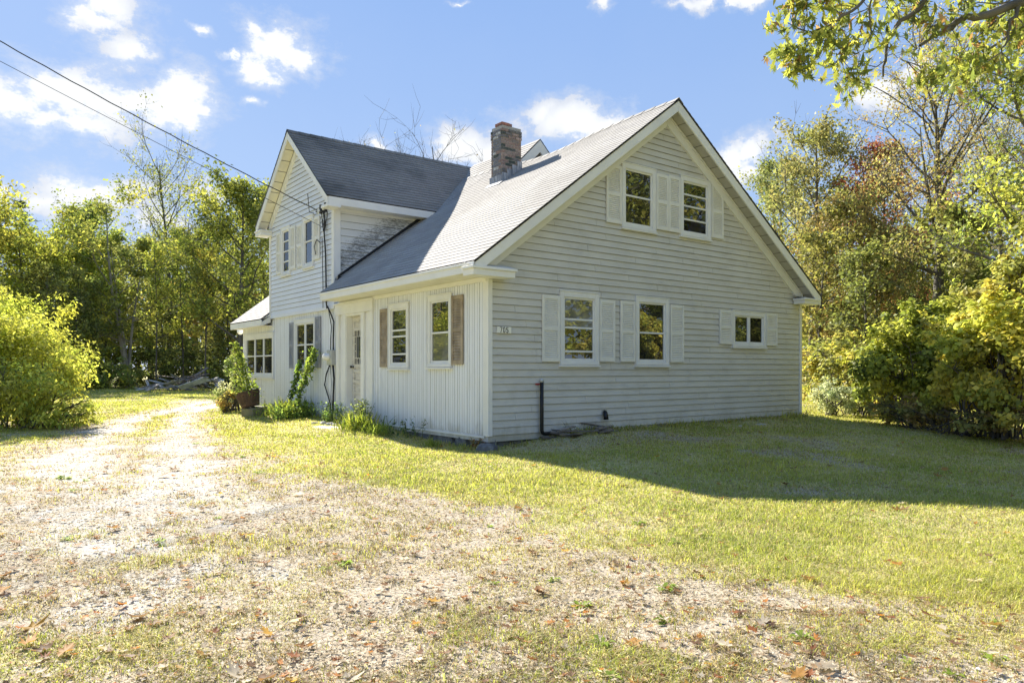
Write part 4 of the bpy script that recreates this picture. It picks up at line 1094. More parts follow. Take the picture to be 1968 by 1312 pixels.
def place_tree(protomesh, u, dep, label, cat='tree', rot=0., sc=1., name='tree', group=None, barkm='bark', xy=None, zs=1.):
    x, y = xy if xy else at(u, dep)
    e = empty(name, (x, y, gh(x, y)-.05), label, cat, group)
    e.rotation_euler = (0, 0, rot); e.scale = (sc, sc, sc*zs)
    for nm, me, mt_ in (('trunk', protomesh[0], M[barkm]), ('crown', protomesh[1], M['leaf'])):
        o = bpy.data.objects.new(nm, me); COL.objects.link(o); o.parent = e
        if not me.materials: me.materials.append(mt_)
    return e

YG = [(0.506, 0.473, 0.07), (0.371, 0.404, 0.062), (0.641, 0.528, 0.078), (0.27, 0.32, 0.054), (0.456, 0.417, 0.078)]
GR = [(0.203, 0.237, 0.054), (0.27, 0.293, 0.07), (0.151, 0.181, 0.047), (0.338, 0.334, 0.078), (0.236, 0.237, 0.078)]
DG = [(0.119, 0.139, 0.039), (0.151, 0.181, 0.047), (0.101, 0.111, 0.039), (0.22, 0.209, 0.062)]
OG = [(.36,.28,.08),(.34,.33,.08),(.38,.24,.08),(.30,.32,.08),(.26,.19,.08),(.22,.25,.07)]
RD = [(.42,.11,.07),(.44,.17,.08),(.34,.10,.07),(.40,.22,.10),(.28,.24,.08)]
GD = [(.42,.39,.13),(.36,.34,.11),(.34,.36,.11),(.34,.25,.09)]
OK_ = [(.25,.28,.09),(.31,.33,.10),(.19,.22,.08),(.33,.31,.11),(.28,.25,.10)]
SKYTINT = (1., 1., 1.)
# ------------------------------------------------------------------ trees
T = {}
T['a'] = make_tree(13.4, 4.6, .22, 24, 12000, .21, YG+GR, 11, .17, .9, multi=3, gap=.12, spread=.5)
T['b'] = make_tree(13.0, 3.0, .2, 20, 11000, .19, [(.15,.24,.035),(.20,.30,.04),(.11,.18,.03)], 12, .15, 1.1, prof='col', vine=5000)
T['c'] = make_tree(17.0, 4.2, .38, 22, 3200, .15, GR, 13, .20, 1.6, vine=3000, gap=.3, prof='vase')
T['d'] = make_tree(12.8, 4.6, .18, 26, 17000, .19, [(.26,.31,.05),(.19,.25,.04),(.13,.18,.035),(.32,.34,.06)], 14, .2, 1.0, prof='round')
T['e'] = make_tree(10.4, 4.6, .12, 26, 17000, .20, [(.36,.38,.05),(.28,.33,.045),(.40,.38,.06),(.22,.28,.04)], 15, .16, .8)
T['f'] = make_tree(13.4, 3.8, .22, 26, 13000, .15, OK_, 16, .19, .9, gap=.12, prof='round')
T['g'] = make_tree(13.6, 3.2, .3, 26, 11000, .15, RD, 17, .14, .9, gap=.15)
T['h'] = make_tree(15.6, 4.6, .40, 28, 15000, .115, GD, 18, .33, 1.5, gap=.1, prof='vase', spread=.5)
T['i'] = make_tree(9.0, 3.2, .15, 24, 10000, .15, OG, 19, .12, .9)
T['j'] = make_tree(10.5, 3.6, .2, 24, 13000, .14, GR+[(.24,.27,.05)], 20, .2, .8)
T['k'] = make_tree(13.5, 3.0, .25, 28, 60, .1, GD, 21, .13, 2.2, multi=4, prof='vase', spread=.55)
T['l'] = make_tree(7.0, 2.2, .12, 18, 6000, .15, DG+GR, 22, .08, .9)
T['s'] = make_tree(8.0, 1.4, .35, 12, 1600, .15, YG, 23, .05, 1.3, prof='col')
T['q'] = make_tree(11.8, 2.8, .22, 28, 15000, .12, GR+YG, 30, .2, 1.1, gap=.15)
# conifer
def conifer(h, R, seed):
    rg = random.Random(seed); r = np.random.RandomState(seed); mb = MB(); P_ = []
    mb.tube([(0, 0, -.1), (.1, 0, h*.5), (0, 0, h)], [.25, .14, .02], 8)
    z = h*.3
    while z < h*.97:
        t = (z-h*.3)/(h*.7)
        for k in range(rg.randint(3, 5)):
            a = rg.uniform(0, 6.28); L = R*(1.03-t)**.8*rg.uniform(.55, 1.1)
            bp = [Vector((0, 0, z)), Vector((math.cos(a)*L*.5, math.sin(a)*L*.5, z+.02*L)), Vector((math.cos(a)*L, math.sin(a)*L, z+.16*L))]
            mb.tube(bp, [.05*(1-t)+.012, .025, .008], 4, cap=False)
            for q in range(70):
                f = rg.uniform(.2, 1); p = bp[0].lerp(bp[1], f*2) if f < .5 else bp[1].lerp(bp[2], f*2-1)
                P_.append((p.x+rg.gauss(0, .28*f), p.y+rg.gauss(0, .28*f), p.z+rg.gauss(.03, .07)))
        z += rg.uniform(.3, .6)
    P_ = np.array(P_); V_, F_, C_ = leafquads(P_, .26, r, palette(r, len(P_), [(.05,.08,.035),(.07,.10,.04),(.04,.06,.03)]), aspect=.3, flat=1.2)
    return mb.mesh('trunk', True), npmesh('crown', V_, F_, 4, C_)
T['p'] = conifer(20, 4.6, 5)

place_tree(T['a'], 247, 47, 'sparse green tree with forked pale trunk left of the board heap', rot=.4, barkm='barkpale', sc=.9)
place_tree(T['b'], 168, 52, 'narrow bright green vine covered tree rising above the left treeline', rot=1.)
place_tree(T['c'], 322, 54, 'tallest thin topped twiggy tree in the left woods, cloaked in vines', rot=2.)
place_tree(T['d'], 462, 45, 'dense yellow green round tree just left of the house wing', rot=.3)
place_tree(T['e'], 42, 44, 'broad yellow green tree near the left picture edge below the pine', rot=0, sc=.92)
place_tree(T['e'], -70, 40, 'yellow green tree cut by the left picture edge behind the bush', rot=2.2, sc=1.0)
place_tree(T['p'], 40, 78, 'dark feathery pine standing above the woods at far left', 'pine', name='pine_tree', rot=.2)
place_tree(T['e'], 120, 48, 'low lemon green tree between the pine and the vine column', rot=4.1, sc=.86)
place_tree(T['j'], 205, 60, 'dull green tree behind the sparse forked tree', rot=1.3, sc=1.1)
place_tree(T['d'], 395, 60, 'yellow green tree standing back between vine cloaked tree and round tree', rot=3, sc=1.0)
place_tree(T['j'], 290, 64, 'deep woods green tree behind the fork of the pale trunk', rot=5, sc=1.2)
place_tree(T['j'], 510, 58, 'green tree mostly hidden by the wing wall on the left', rot=2.6, sc=1.3)
place_tree(T['s'], 300, 45, 'thin sapling right behind the board heap', rot=.5, zs=1.15)
place_tree(T['s'], 352, 47, 'slender leafy sapling above the right end of the board heap', rot=2.5, zs=1.3)
place_tree(T['s'], 395, 44, 'slim young tree by the gap in the left woods', rot=4.5, zs=1.1)
place_tree(T['l'], 150, 43, 'bushy dark green understory tree at the bend of the drive', rot=1.5)
place_tree(T['l'], 85, 40, 'dark green understory tree behind the arching left bush', rot=3.5)
place_tree(T['l'], 310, 52, 'shaded understory tree behind the heap of old boards', rot=5.5)
place_tree(T['l'], 440, 50, 'shaded understory tree at the foot of the round tree', rot=.8)
place_tree(T['l'], 205, 50, 'shaded understory tree left of the forked trunk', rot=2.8)
# right side
place_tree(T['f'], 1560, 36, 'grey green oak with ragged top directly right of the roof rake', rot=.4)
place_tree(T['f'], 1500, 44, 'oak mostly hidden behind the right roof slope', rot=2.4, sc=1.05)
place_tree(T['j'], 1632, 44, 'green tree between the ragged oak and the red maple', rot=3.4, sc=1.15)
place_tree(T['g'], 1712, 35, 'red leaved maple in the right woods', 'tree', rot=.9, sc=.90)
place_tree(T['h'], 1800, 28, 'tall dark trunked tree with thin golden leaves in the right woods', rot=1.2, sc=.80)
place_tree(T['h'], 1930, 44, 'thin golden tree farther back near the right picture edge', rot=3.2, sc=.95)
place_tree(T['q'], 2000, 20, 'green tree filling the upper right picture edge', rot=1., sc=1.0)
place_tree(T['d'], 2180, 25, 'yellow green tree just past the right picture edge', rot=2.)
place_tree(T['i'], 1625, 33, 'orange tinged small tree beyond the house corner', rot=.2)
place_tree(T['i'], 1690, 31, 'orange brown small tree below the red maple', rot=2.2, sc=.68)
place_tree(T['i'], 1772, 33, 'orange and gold small tree beside the tall dark trunk', rot=4.2, sc=.8)
place_tree(T['e'], 1875, 29, 'yellow green tree behind the bright shrubs on the right', rot=1.2, sc=.5)
place_tree(T['l'], 1578, 31, 'dark green understory tree seen just past the house corner', rot=1.9)
place_tree(T['l'], 1660, 28, 'dark green understory tree behind the tallest yellow shrub', rot=3.9, sc=.85)
place_tree(T['l'], 1840, 26, 'dark green understory tree behind the right hand shrubs', rot=.6)
place_tree(T['j'], 1740, 56, 'distant green tree behind the red maple', rot=.6, sc=1.15)
place_tree(T['j'], 1860, 58, 'distant green tree behind the tall dark trunk', rot=4.6, sc=1.3)
# bare tops behind the house
place_tree(T['k'], 800, 36, 'bare twiggy treetop rising behind the wing ridge', rot=.4, sc=.82, zs=1.08)
place_tree(T['k'], 885, 37, 'bare twigs showing just left of the chimney', rot=2.4, zs=.93)
place_tree(T['k'], 655, 40, 'faint bare twigs above the left end of the wing ridge', rot=4, zs=.98)
# across the lawn behind the photographer (seen mirrored in the panes)
for k_, (x, y, s_, t_, lb) in enumerate([(11.5,-12.5,1.25,'e','yellow green tree across the road mirrored in the lower panes'),(16.5,-12.5,1.15,'d','round tree across the road mirrored in the second lower pane'),
        (22,-12,1.1,'f','oak across the road mirrored in the slider window'),(13,-18,1.35,'f','tall oak behind the yard mirrored in the gable windows'),(8.5,-16,1.1,'j','green tree behind the yard beside the road'),
        (-19,11,.8,'d','round tree west of the drive outside the view'),(-21,21,.9,'e','yellow green tree west of the drive outside the view'),(27,-13,1.2,'j','far green tree across the road mirrored in the slider window')]):
    place_tree(T[t_], 0, 0, lb, rot=k_, sc=s_, xy=(x, y))

# far woods all round the north and west: one mass
def far_woods():
    r = np.random.RandomState(99); rg = random.Random(99); P_ = []; C_ = []; tm = MB()
    pal = YG+GR+GR+DG+OG
    for k in range(520):
        az = rg.uniform(-75, 75) if k < 330 else rg.uniform(95, 205); dep = rg.uniform(62, 105)
        a = math.radians(az); fx, fy = CO*math.cos(a)+S*math.sin(a), S*math.cos(a)-CO*math.sin(a)
        x, y = CAM[0]+fx*dep, CAM[1]+fy*dep
        h = rg.uniform(8, 13.5)*dep/82
        tm.tube([(x, y, 0), (x+rg.uniform(-.4, .4), y, h*.5), (x+rg.uniform(-.8, .8), y, h*.9)], [.22, .14, .04], 5, cap=False)
        n = 420; q = r.normal(size=(n, 3)); q /= np.linalg.norm(q, axis=1)[:, None]; q *= (.55+.5*r.rand(n))[:, None]
        R_ = rg.uniform(2.6, 4.2); q = q*np.array([R_, R_, h*.42])+np.array([x, y, h*.56]); q += r.normal(size=(n, 3))*.35
        P_.append(q); C_.append(palette(r, n, [pal[rg.randrange(len(pal))], pal[rg.randrange(len(pal))]]))
    P_ = np.concatenate(P_); C_ = np.concatenate(C_); P_[:, 2] = np.maximum(P_[:, 2], .2)
    V_, F_, C_ = leafquads(P_, .46, r, C_, aspect=.7)
    o = link('far_woods', npmesh('far_woods', V_, F_, 4, C_), M['leaf']); tag(o, kind='stuff')
    t = tm.build('far_trunks', M['bark'], smooth=True); tag(t, kind='stuff')
far_woods()

# ------------------------------------------------------------------ shrubs
def shrub(name, label, cat, base, clumps, n, size, pal, seed, droop=.6, aspect=.7, stems=30, sr=.018, shell=.55, group=None, stemmat='bark', arch=.0, gapn=.42):
    r = np.random.RandomState(seed); rg = random.Random(seed)
    e = empty(name, (base[0], base[1], gh(*base)), label, cat, group)
    lumps = []
    for ci, cc in enumerate(clumps):
        k_ = int(12+14*cc[3])
        for _ in range(k_):
            d = Vector((rg.gauss(0, 1), rg.gauss(0, 1), rg.gauss(.25, 1))).normalized(); f = rg.uniform(.45, .98)
            s_ = rg.uniform(.16, .40); lumps.append((cc[0]+d.x*cc[3]*f, cc[1]+d.y*cc[4]*f, cc[2]+d.z*cc[5]*f, cc[3]*s_, cc[4]*s_, cc[5]*s_*.8, rg.random(), d.x, d.y, d.z))
    LM = np.array(lumps); LM = LM[LM[:, 2] > .05]
    # long sprigs poking out of the mass
    for _ in range(int(len(LM)*.8)):
        l = LM[r.randint(len(LM))]; o = .55+.8*r.rand()
        LM = np.concatenate([LM, [[l[0]+l[7]*l[3]*1.5*o, l[1]+l[8]*l[4]*1.5*o, max(.1, l[2]+l[9]*l[5]*1.6*o), l[3]*.35, l[4]*.35, l[5]*.45, r.rand(), l[7], l[8], l[9]]]])
    vol = LM[:, 3]**1.7; ks = r.choice(len(LM), n, p=vol/vol.sum())
    q = r.normal(size=(n, 3)); q /= np.linalg.norm(q, axis=1)[:, None]
    c = LM[ks]; rad = .35+.75*r.rand(n)**.7
    Pn = c[:, :3]+q*c[:, 3:6]*rad[:, None]
    if droop > 1: Pn[:, 2] -= r.rand(n)**2*c[:, 3]*.9; Pn[:, 0] += q[:, 0]*.03
    Pn += r.normal(size=(n, 3))*size*.35
    g = fbm(Pn[:, 0]*1.7+Pn[:, 2]*1.1, Pn[:, 1]*1.7-Pn[:, 2]*1.4, 2.4, seed+3)
    keep = (Pn[:, 2] > .03) & (g > gapn-.16*r.rand(n)); Pn, q, ks = Pn[keep], q[keep], ks[keep]
    qo = q*.6+LM[ks][:, 7:10]*.8
    V_, F_, K_ = leafquads(Pn, size, r, palette(r, len(Pn), pal, LM[ks][:, 6]), droop=droop, aspect=aspect, outward=qo, flat=.25)
    o = link('foliage', npmesh('foliage', V_, F_, 4, K_), M['leafthin'], e)
    m = MB()
    for k in range(stems):
        cc = clumps[rg.randrange(len(clumps))]
        b = Vector((base[0]*.6+cc[0]*.4+rg.gauss(0, cc[3]*.22), base[1]*.6+cc[1]*.4+rg.gauss(0, cc[3]*.22), -.05))
        a = rg.uniform(0, 6.28); u_ = rg.uniform(.2, 1); t = Vector((cc[0]+math.cos(a)*cc[3]*u_*.95, cc[1]+math.sin(a)*cc[4]*u_*.95, max(.15, cc[2]+cc[5]*rg.uniform(-.2, .95)*(1.05-u_*.6))))
        pts = []
        for i_ in range(8):
            f = i_/7; p = b.lerp(t, f); p.z = b.z+(t.z-b.z)*(1-(1-f)**1.7); p += Vector((rg.gauss(0, .04), rg.gauss(0, .04), 0)); pts.append(p)
        m.tube(pts, [sr*(1-.8*i_/7)+.002 for i_ in range(8)], 5, cap=False)
        for s_ in range(3):
            i_ = rg.randint(3, 6); p = pts[i_]; d = Vector((rg.gauss(0, .3), rg.gauss(0, .3), rg.uniform(.05, .4)))*cc[3]
            m.tube([p, p+d*.5, p+d+Vector((0, 0, -.05))], [sr*.4, sr*.25, .002], 4, cap=False)
    m.build('stems', M[stemmat], e, smooth=True)
    return e
def C(u, dep, z, rx, rz=None, ry=None):
    x, y = at(u, dep); return (x, y, z, rx, ry or rx, rz or rx)
LB = [(.44,.50,.07),(.36,.46,.06),(.52,.54,.08),(.28,.38,.05),(.48,.50,.07)]
shrub('bush', 'large arching yellow green vine bush beside the drive at the left edge', 'bush', at(30, 15.2),
      [C(10,15.5,1.3,1.5,1.3), C(-70,15.5,1.9,1.6,1.4), C(-30,17,2.5,1.1,.9), C(95,17,1.15,.9,.7), C(75,15,.95,.95,.95), C(120,14.8,.6,.7,.62), C(165,15,.22,.3,.26), C(40,16,1.7,.9,.75), C(-150,15,1.6,1.6,1.4), C(150,15.4,.35,.42,.45)],
      52000, .085, LB, 201, droop=1.6, aspect=.48, stems=60)
RB = [(.50,.47,.06),(.56,.50,.06),(.40,.43,.06),(.32,.37,.05),(.58,.48,.07)]
shrub('bush', 'tall yellow green shrub with a leafy spike beyond the right house corner', 'bush', at(1765, 16.5),
      [C(1750,16.6,1.25,1.15,1.0), C(1800,16.8,2.15,.72,.75), C(1690,17.2,1.1,.8,.75), C(1830,16,1.3,.8,.8), C(1770,17,1.9,.6,.6)],
      26000, .10, [(.30,.34,.045),(.38,.38,.05),(.20,.26,.04),(.26,.31,.045),(.14,.19,.035)], 202, stems=60, gapn=.50)
shrub('bush', 'broad bright yellow shrub at the right picture edge', 'bush', at(1935, 13.2),
      [C(1905,13.4,1.35,1.0,.95), C(1990,13.2,1.6,1.2,1.15), C(2090,13,1.6,1.3,1.3), C(1880,14,1.95,.6,.5), C(1945,13.8,2.25,.6,.45), C(1850,14.2,.95,.65,.6)],
      38000, .10, RB, 203, stems=75, gapn=.47)
shrub('bush', 'yellow leaves climbing high above the bright shrub at right', 'bush', at(1945, 16.8),
      [C(1965,17,3.3,.7,.6), C(1905,17.2,2.9,.6,.4), C(2000,17,4.2,.6,.7)],
      5200, .12, [(.36,.38,.08),(.42,.40,.08),(.28,.32,.07),(.22,.26,.07)], 204, stems=24, gapn=.45)
shrub('bush', 'low dark green shrub between the house corner and the tall shrub', 'bush', at(1640, 19.5),
      [C(1640,19.5,.95,.8,.8), C(1680,18.5,.6,.6,.5), C(1605,21,1.2,.7,.9)], 9000, .11, GR+YG, 205, stems=25)
shrub('bush', 'small pale sage shrub at the far house corner', 'bush', at(1597, 18.6),
      [C(1588,18.6,.5,.36,.5), C(1618,18.3,.42,.42,.38), C(1600,19.4,.7,.3,.4)], 4200, .055, [(.46,.48,.30),(.54,.54,.36),(.36,.40,.22)], 206, stems=20, gapn=.3)
shrub('bush', 'yellowing tangle of twigs along the shaded foot of the right shrubs', 'bush', at(1810, 14.6),
      [C(1700,15.6,.32,.7,.3), C(1790,14.8,.3,.8,.28), C(1880,13.4,.3,.7,.28), C(1960,12.6,.32,.7,.3)], 3600, .085, [(.30,.28,.06),(.20,.20,.05),(.34,.22,.08)], 207, stems=90, sr=.009, gapn=.52)
# undergrowth at the edge of the left woods
shrub('bush', 'low ragged weeds at the foot of the pale forked trunk', 'bush', at(205, 43),
      [C(150,43,.9,2.2,1.2), C(215,44,.7,1.8,1.0)], 6000, .17, GR+YG, 208, stems=20)
shrub('bush', 'shaded undergrowth behind the board heap', 'bush', at(330, 50),
      [C(290,50,1.2,3,1.8), C(370,50,1.2,3,1.8), C(440,49,1.3,2.6,1.9)], 11000, .2, DG+GR, 209, stems=40)
shrub('bush', 'brushy undergrowth along the right woods edge', 'bush', at(1640, 27),
      [C(1580,28,1.,1.6,1.3), C(1660,26,1.,1.8,1.4), C(1760,25,1.1,2,1.5), C(1870,23,1.2,2,1.5), C(1980,20,1.2,2,1.6)], 20000, .13, GR+OG+YG, 210, stems=60)

# plants along the entrance wall
def blade_plant(name, label, base, n, L, seed, pal, wide=.02, spread=.3, up=.9):
    r = random.Random(seed); e = empty(name, (base[0], base[1], gh(*base)), label, 'plant')
    m = MB()
    for k in range(n):
        c = r.choice(pal); t = r.uniform(.6, 1.25); m.col = (c[0]*t, c[1]*t, c[2]*t)
        a = r.uniform(0, 6.28); b = Vector((base[0]+r.gauss(0, spread*.45), base[1]+r.gauss(0, spread*.6), gh(*base)-.01))
        d = Vector((math.cos(a), math.sin(a), 0)); q = Vector((-d.y, d.x, 0)); ll = L*r.uniform(.5, 1.15); o = r.uniform(.2, .9)
        P_ = []
        for i_ in range(6):
            f = i_/5; w = wide*math.sin(math.pi*(.12+.86*f))
            p = b+d*ll*o*f**1.5+Vector((0, 0, ll*up*(f-.45*o*f**2.6))); P_ += [p-q*w, p+q*w]
        m.add(P_, [(2*i_, 2*i_+1, 2*i_+3, 2*i_+2) for i_ in range(5)])
    m.build('leaves', M['leafthin'], e); return e
def herb(name, label, base, n, h, seed, pal, leaf=.05, spread=.25, per=16):
    r = random.Random(seed); rr_ = np.random.RandomState(seed); z = gh(*base); e = empty(name, (base[0], base[1], z), label, 'plant')
    m = MB(); P_ = []
    for k in range(n):
        b = Vector((base[0]+r.gauss(0, spread*.6), base[1]+r.gauss(0, spread), z)); t = b+Vector((r.gauss(0, .12), r.gauss(0, .12), h*r.uniform(.5, 1.1)))
        m.tube([b, b.lerp(t, .5)+Vector((r.gauss(0, .02), 0, 0)), t], [.006, .005, .003], 4, cap=False)
        for q in range(per):
            f = r.uniform(.1, 1.02); p = b.lerp(t, f); P_.append((p.x+r.gauss(0, leaf*.9), p.y+r.gauss(0, leaf*.9), p.z+r.gauss(0, leaf*.4)))
    m.build('stems', M['leafstem'], e)
    P_ = np.array(P_); V_, F_, K_ = leafquads(P_, leaf*1.5, rr_, palette(rr_, len(P_), pal), droop=.7, aspect=.5)
    link('leaves', npmesh('leaves', V_, F_, 4, K_), M['leafthin'], e); return e
M['leafstem'] = surf('green_stem', (.16,.19,.06), .8, .3, 9)
PG_ = [(.25,.34,.05),(.18,.27,.04),(.34,.40,.07),(.13,.20,.04)]
blade_plant('daylily', 'big spilling clump of long strap leaves left of the door step', (-.52, 7.6), 260, .62, 1, PG_, .016, .5)
herb('weed_clump', 'leafy green weeds behind the big strap leaved clump by the wall', (-.36, 7.2), 34, .42, 2, PG_, .05, .34)
herb('weed_clump', 'dark green leafy weeds at the near foot of the strap leaved clump', (-.85, 7.1), 34, .32, 3, [(.12,.20,.04),(.2,.28,.05)], .04, .26)
herb('weed_clump', 'low green ground ivy between the barrel and the strap leaved clump', (-.35, 9.0), 50, .28, 4, PG_, .05, .5)
herb('weed_clump', 'small bushy weed directly left of the door', (-.30, 5.62), 34, .42, 5, [(.28,.34,.10),(.20,.28,.06),(.14,.2,.05)], .035, .16)
herb('weed_clump', 'upright nettle like weed at the right door post', (-.32, 4.10), 44, .52, 6, [(.24,.30,.10),(.18,.25,.06),(.28,.33,.12)], .036, .15)
blade_plant('fern_clump', 'arching ferny clump in front of the nettle like weed', (-.62, 3.55), 170, .48, 7, PG_, .013, .40)
blade_plant('grass_tuft', 'bright grass tuft right of the ferny clump by the wall', (-.55, 2.9), 120, .36, 8, [(.32,.40,.08),(.24,.33,.05)], .008, .25)
herb('weed_clump', 'dark spindly weeds against the foundation right of the ferns', (-.28, 2.5), 22, .36, 9, [(.08,.13,.04),(.12,.17,.05)], .04, .35, 9)
blade_plant('grass_tuft', 'small bright grass tuft by the foundation stones near the corner', (-.42, 1.15), 90, .20, 10, [(.32,.40,.08),(.24,.33,.05)], .006, .16)
herb('weed_clump', 'reddish leafy sprig growing at the front corner of the house', (-.10, .22), 8, .18, 11, [(.32,.12,.07),(.25,.16,.08)], .035, .05)
blade_plant('grass_tuft', 'dry curling grass against the gable beside the black pipe', (1.75, -.14), 16, .32, 12, [(.20,.19,.14),(.14,.15,.09)], .004, .2)
blade_plant('grass_tuft', 'thin shaded grass against the gable base right of the vent', (4.3, -.10), 50, .15, 13, [(.12,.16,.05),(.16,.16,.08)], .004, .8)

# two vines on leaning stakes against the wall
def vine(label, pts, n, seed, r0=.07):
    r = np.random.RandomState(seed); e = empty('climbing_vine', pts[0], label, 'plant')
    m = MB(); m.tube(pts, [.012, .011, .009, .007][:len(pts)], 6); m.build('stake', M['bark'], e)
    P_ = np.array(pts); t = r.rand(n)**.9*(len(pts)-1); k = np.minimum(t.astype(int), len(pts)-2); f = (t-k)[:, None]
    Q = P_[k]*(1-f)+P_[k+1]*f+r.normal(size=(n, 3))*r0*.62*(.5+1.0*vnoise(t*3, t*0, 1., seed))[:, None]
    V_, F_, K_ = leafquads(Q, .075, r, palette(r, n, PG_), droop=.9, aspect=.75)
    link('leaves', npmesh('leaves', V_, F_, 4, K_), M['leafthin'], e)
vine('left of two leafy vines climbing stakes below the double window', [(-.35,8.25,.1),(-.28,8.0,.6),(-.22,7.85,1.0),(-.18,7.75,1.38)], 420, 21)
vine('right and taller of two leafy vines climbing stakes below the double window', [(-.42,7.55,.1),(-.34,7.25,.7),(-.26,7.05,1.2),(-.2,6.75,1.68)], 620, 22, .085)

# ------------------------------------------------------------------ half barrel planter on a block
bc = Vector((-1.0, 8.85, 0)); tilt = Matrix.Rotation(math.radians(14), 3, Vector((S, -CO, 0)).cross(Vector((0, 0, 1))).normalized())
blk = empty('concrete_block', (bc.x, bc.y, 0), 'mossy grey block under the tilted half barrel', 'block')
m = MB(); m.obox((bc.x+.06, bc.y, .13), (.52, .40, .26), Matrix.Rotation(.5, 3, 'Z') @ Matrix.Rotation(-.08, 3, 'Y')); m.build('block', M['mossy'] if 'mossy' in M else surf('mossy_block', (.20,.19,.12), .9, .3, 6, dirt=(.10,.14,.04), dirt_amt=.8, dirt_scale=(6,6,6), bump=.5), blk, bevel=.03)
bar = empty('barrel_planter', (bc.x, bc.y, .26), 'dark half barrel planter tilted to the left near the far windows', 'planter')
m = MB(); n_ = 22; H_ = .40; c0 = Vector((bc.x-.03, bc.y, .27))
for k in range(n_):
    a0, a1 = 2*math.pi*(k+.03)/n_, 2*math.pi*(k+.97)/n_
    for (r0, r1, z0_, z1_) in ((.215, .262, 0, H_*.5), (.262, .30, H_*.5, H_)):
        ps = []
        for z_, rr0 in ((z0_, r0), (z1_, r1)):
            for (a_, ri) in ((a0, rr0), (a1, rr0), (a1, rr0-.025), (a0, rr0-.025)): ps.append(tuple(c0+tilt@Vector((ri*math.cos(a_), ri*math.sin(a_), z_))))
        m.hexa(ps)
m.build('staves', M['barrel'], bar)
m = MB()
for z_, rr0 in ((.06, .224), (.32, .288)): m.lathe([(rr0, z_-.018), (rr0+.006, z_-.018), (rr0+.010, z_+.018), (rr0+.003, z_+.018)], c0, 28, tilt)
m.build('hoop', M['rust'] if 'rust' in M else surf('rusty_hoop', (.10,.055,.035), .7, .3, 9), bar)
m = MB(); m.lathe([(0, .33), (.15, .345), (.272, .33)], c0, 20, tilt); m.build('soil', surf('potting_soil', (.05,.035,.025), .95, .3, 20, bump=.8), bar)
r = np.random.RandomState(5); top = c0+tilt@Vector((0, 0, .36))
pe = empty('potted_vine', tuple(top), 'leafy vine climbing thin stakes out of the half barrel', 'plant')
stk = [(top+Vector((.05,.0,-.05)), top+Vector((-.20,.25,1.28))), (top+Vector((-.12,.06,-.05)), top+Vector((-.26,.32,1.30))), (top+Vector((.1,-.1,-.05)), top+Vector((-.14,.22,1.05)))]
m = MB()
for a_, b_ in stk: m.tube([a_, b_], .007, 5)
m.build('stake', M['bark'], pe)
Q = []
for i_ in range(1000):
    a_, b_ = stk[r.randint(3)]; t = r.rand()**1.5; p = a_.lerp(b_, t*.98); s_ = .085*(1.1-t)+.015
    Q.append((p.x+r.normal()*s_*1.2, p.y+r.normal()*s_*1.2, p.z+r.normal()*.04))
V_, F_, K_ = leafquads(np.array(Q), .075, r, palette(r, len(Q), PG_), droop=.9, aspect=.7)
link('leaves', npmesh('leaves', V_, F_, 4, K_), M['leafthin'], pe)
shrub('bush', 'pale flowering shrub behind the tilted barrel at the far house corner', 'bush', at(452, 20.5),
      [C(452,20.5,.95,.26,.75), C(440,21.5,.5,.35,.5)], 1900, .07, [(.26,.33,.08),(.34,.38,.16),(.20,.26,.06),(.45,.44,.3)], 211, stems=14, gapn=.38)
shrub('bush', 'low orange tinged bush just left of the barrel', 'bush', at(437, 20.2),
      [C(437,20,.36,.30,.36)], 1100, .06, [(.40,.32,.08),(.30,.34,.07),(.44,.26,.08)], 212, stems=16, gapn=.44)

# ------------------------------------------------------------------ old boards and stones
def board(name, label, group, c, L, w, t, yaw, pitch, roll, col, seed):
    r = random.Random(seed); e = MB(); n = 6; Rm = Matrix.Rotation(yaw, 3, 'Z') @ Matrix.Rotation(pitch, 3, 'Y') @ Matrix.Rotation(roll, 3, 'X')
    vs = []; wob = [r.uniform(.85, 1.1) for _ in range(n+1)]; bend = r.uniform(-.02, .02)
    for i_ in range(n+1):
        x = -L/2+L*i_/n
        for (yy, zz) in ((-w/2, -t/2), (w/2, -t/2), (w/2, t/2), (-w/2, t/2)):
            ww = wob[i_]*(.75 if i_ in (0, n) and r.random() < .5 else 1); vs.append(tuple(Rm@Vector((x+r.uniform(-.02, .02)*L, yy*ww, zz+bend*math.sin(math.pi*i_/n)*L))))
    fs = []
    for i_ in range(n):
        for k in range(4): fs.append((i_*4+k, i_*4+(k+1) % 4, (i_+1)*4+(k+1) % 4, (i_+1)*4+k))
    fs += [(3, 2, 1, 0), (n*4, n*4+1, n*4+2, n*4+3)]
    e.col = col; e.add(vs, fs); o = e.build(name, M['oldwood'], loc=c); tag(o, label, 'board', group); return o
rg = random.Random(3)
for k in range(44):
    u_ = rg.choice([rg.uniform(262, 432), rg.gauss(365, 30)]); dp = rg.uniform(39.5, 42.5); x, y = at(u_, dp)
    hh = .75*math.exp(-((u_-375)/45)**2)+.28
    c = (.42,.40,.37) if rg.random() < .45 else rg.choice([(.20,.17,.14),(.30,.27,.23),(.14,.11,.09)])
    board('board', 'weathered grey board lying in the jumbled heap by the left woods', 'boards in the heap at the woods edge', (x, y, rg.uniform(.05, hh)), rg.uniform(.8, 2.6), rg.uniform(.12, .28), .03,
          rg.uniform(0, 3.14), rg.uniform(-.35, .35), rg.uniform(-.5, .5), c, k)
x, y = at(372, 39); board('board', 'wide pale board leaning flat at the front of the heap', None, (x, y, .45), 1.9, .42, .03, 2.2, .3, .5, (.62,.62,.62), 91)
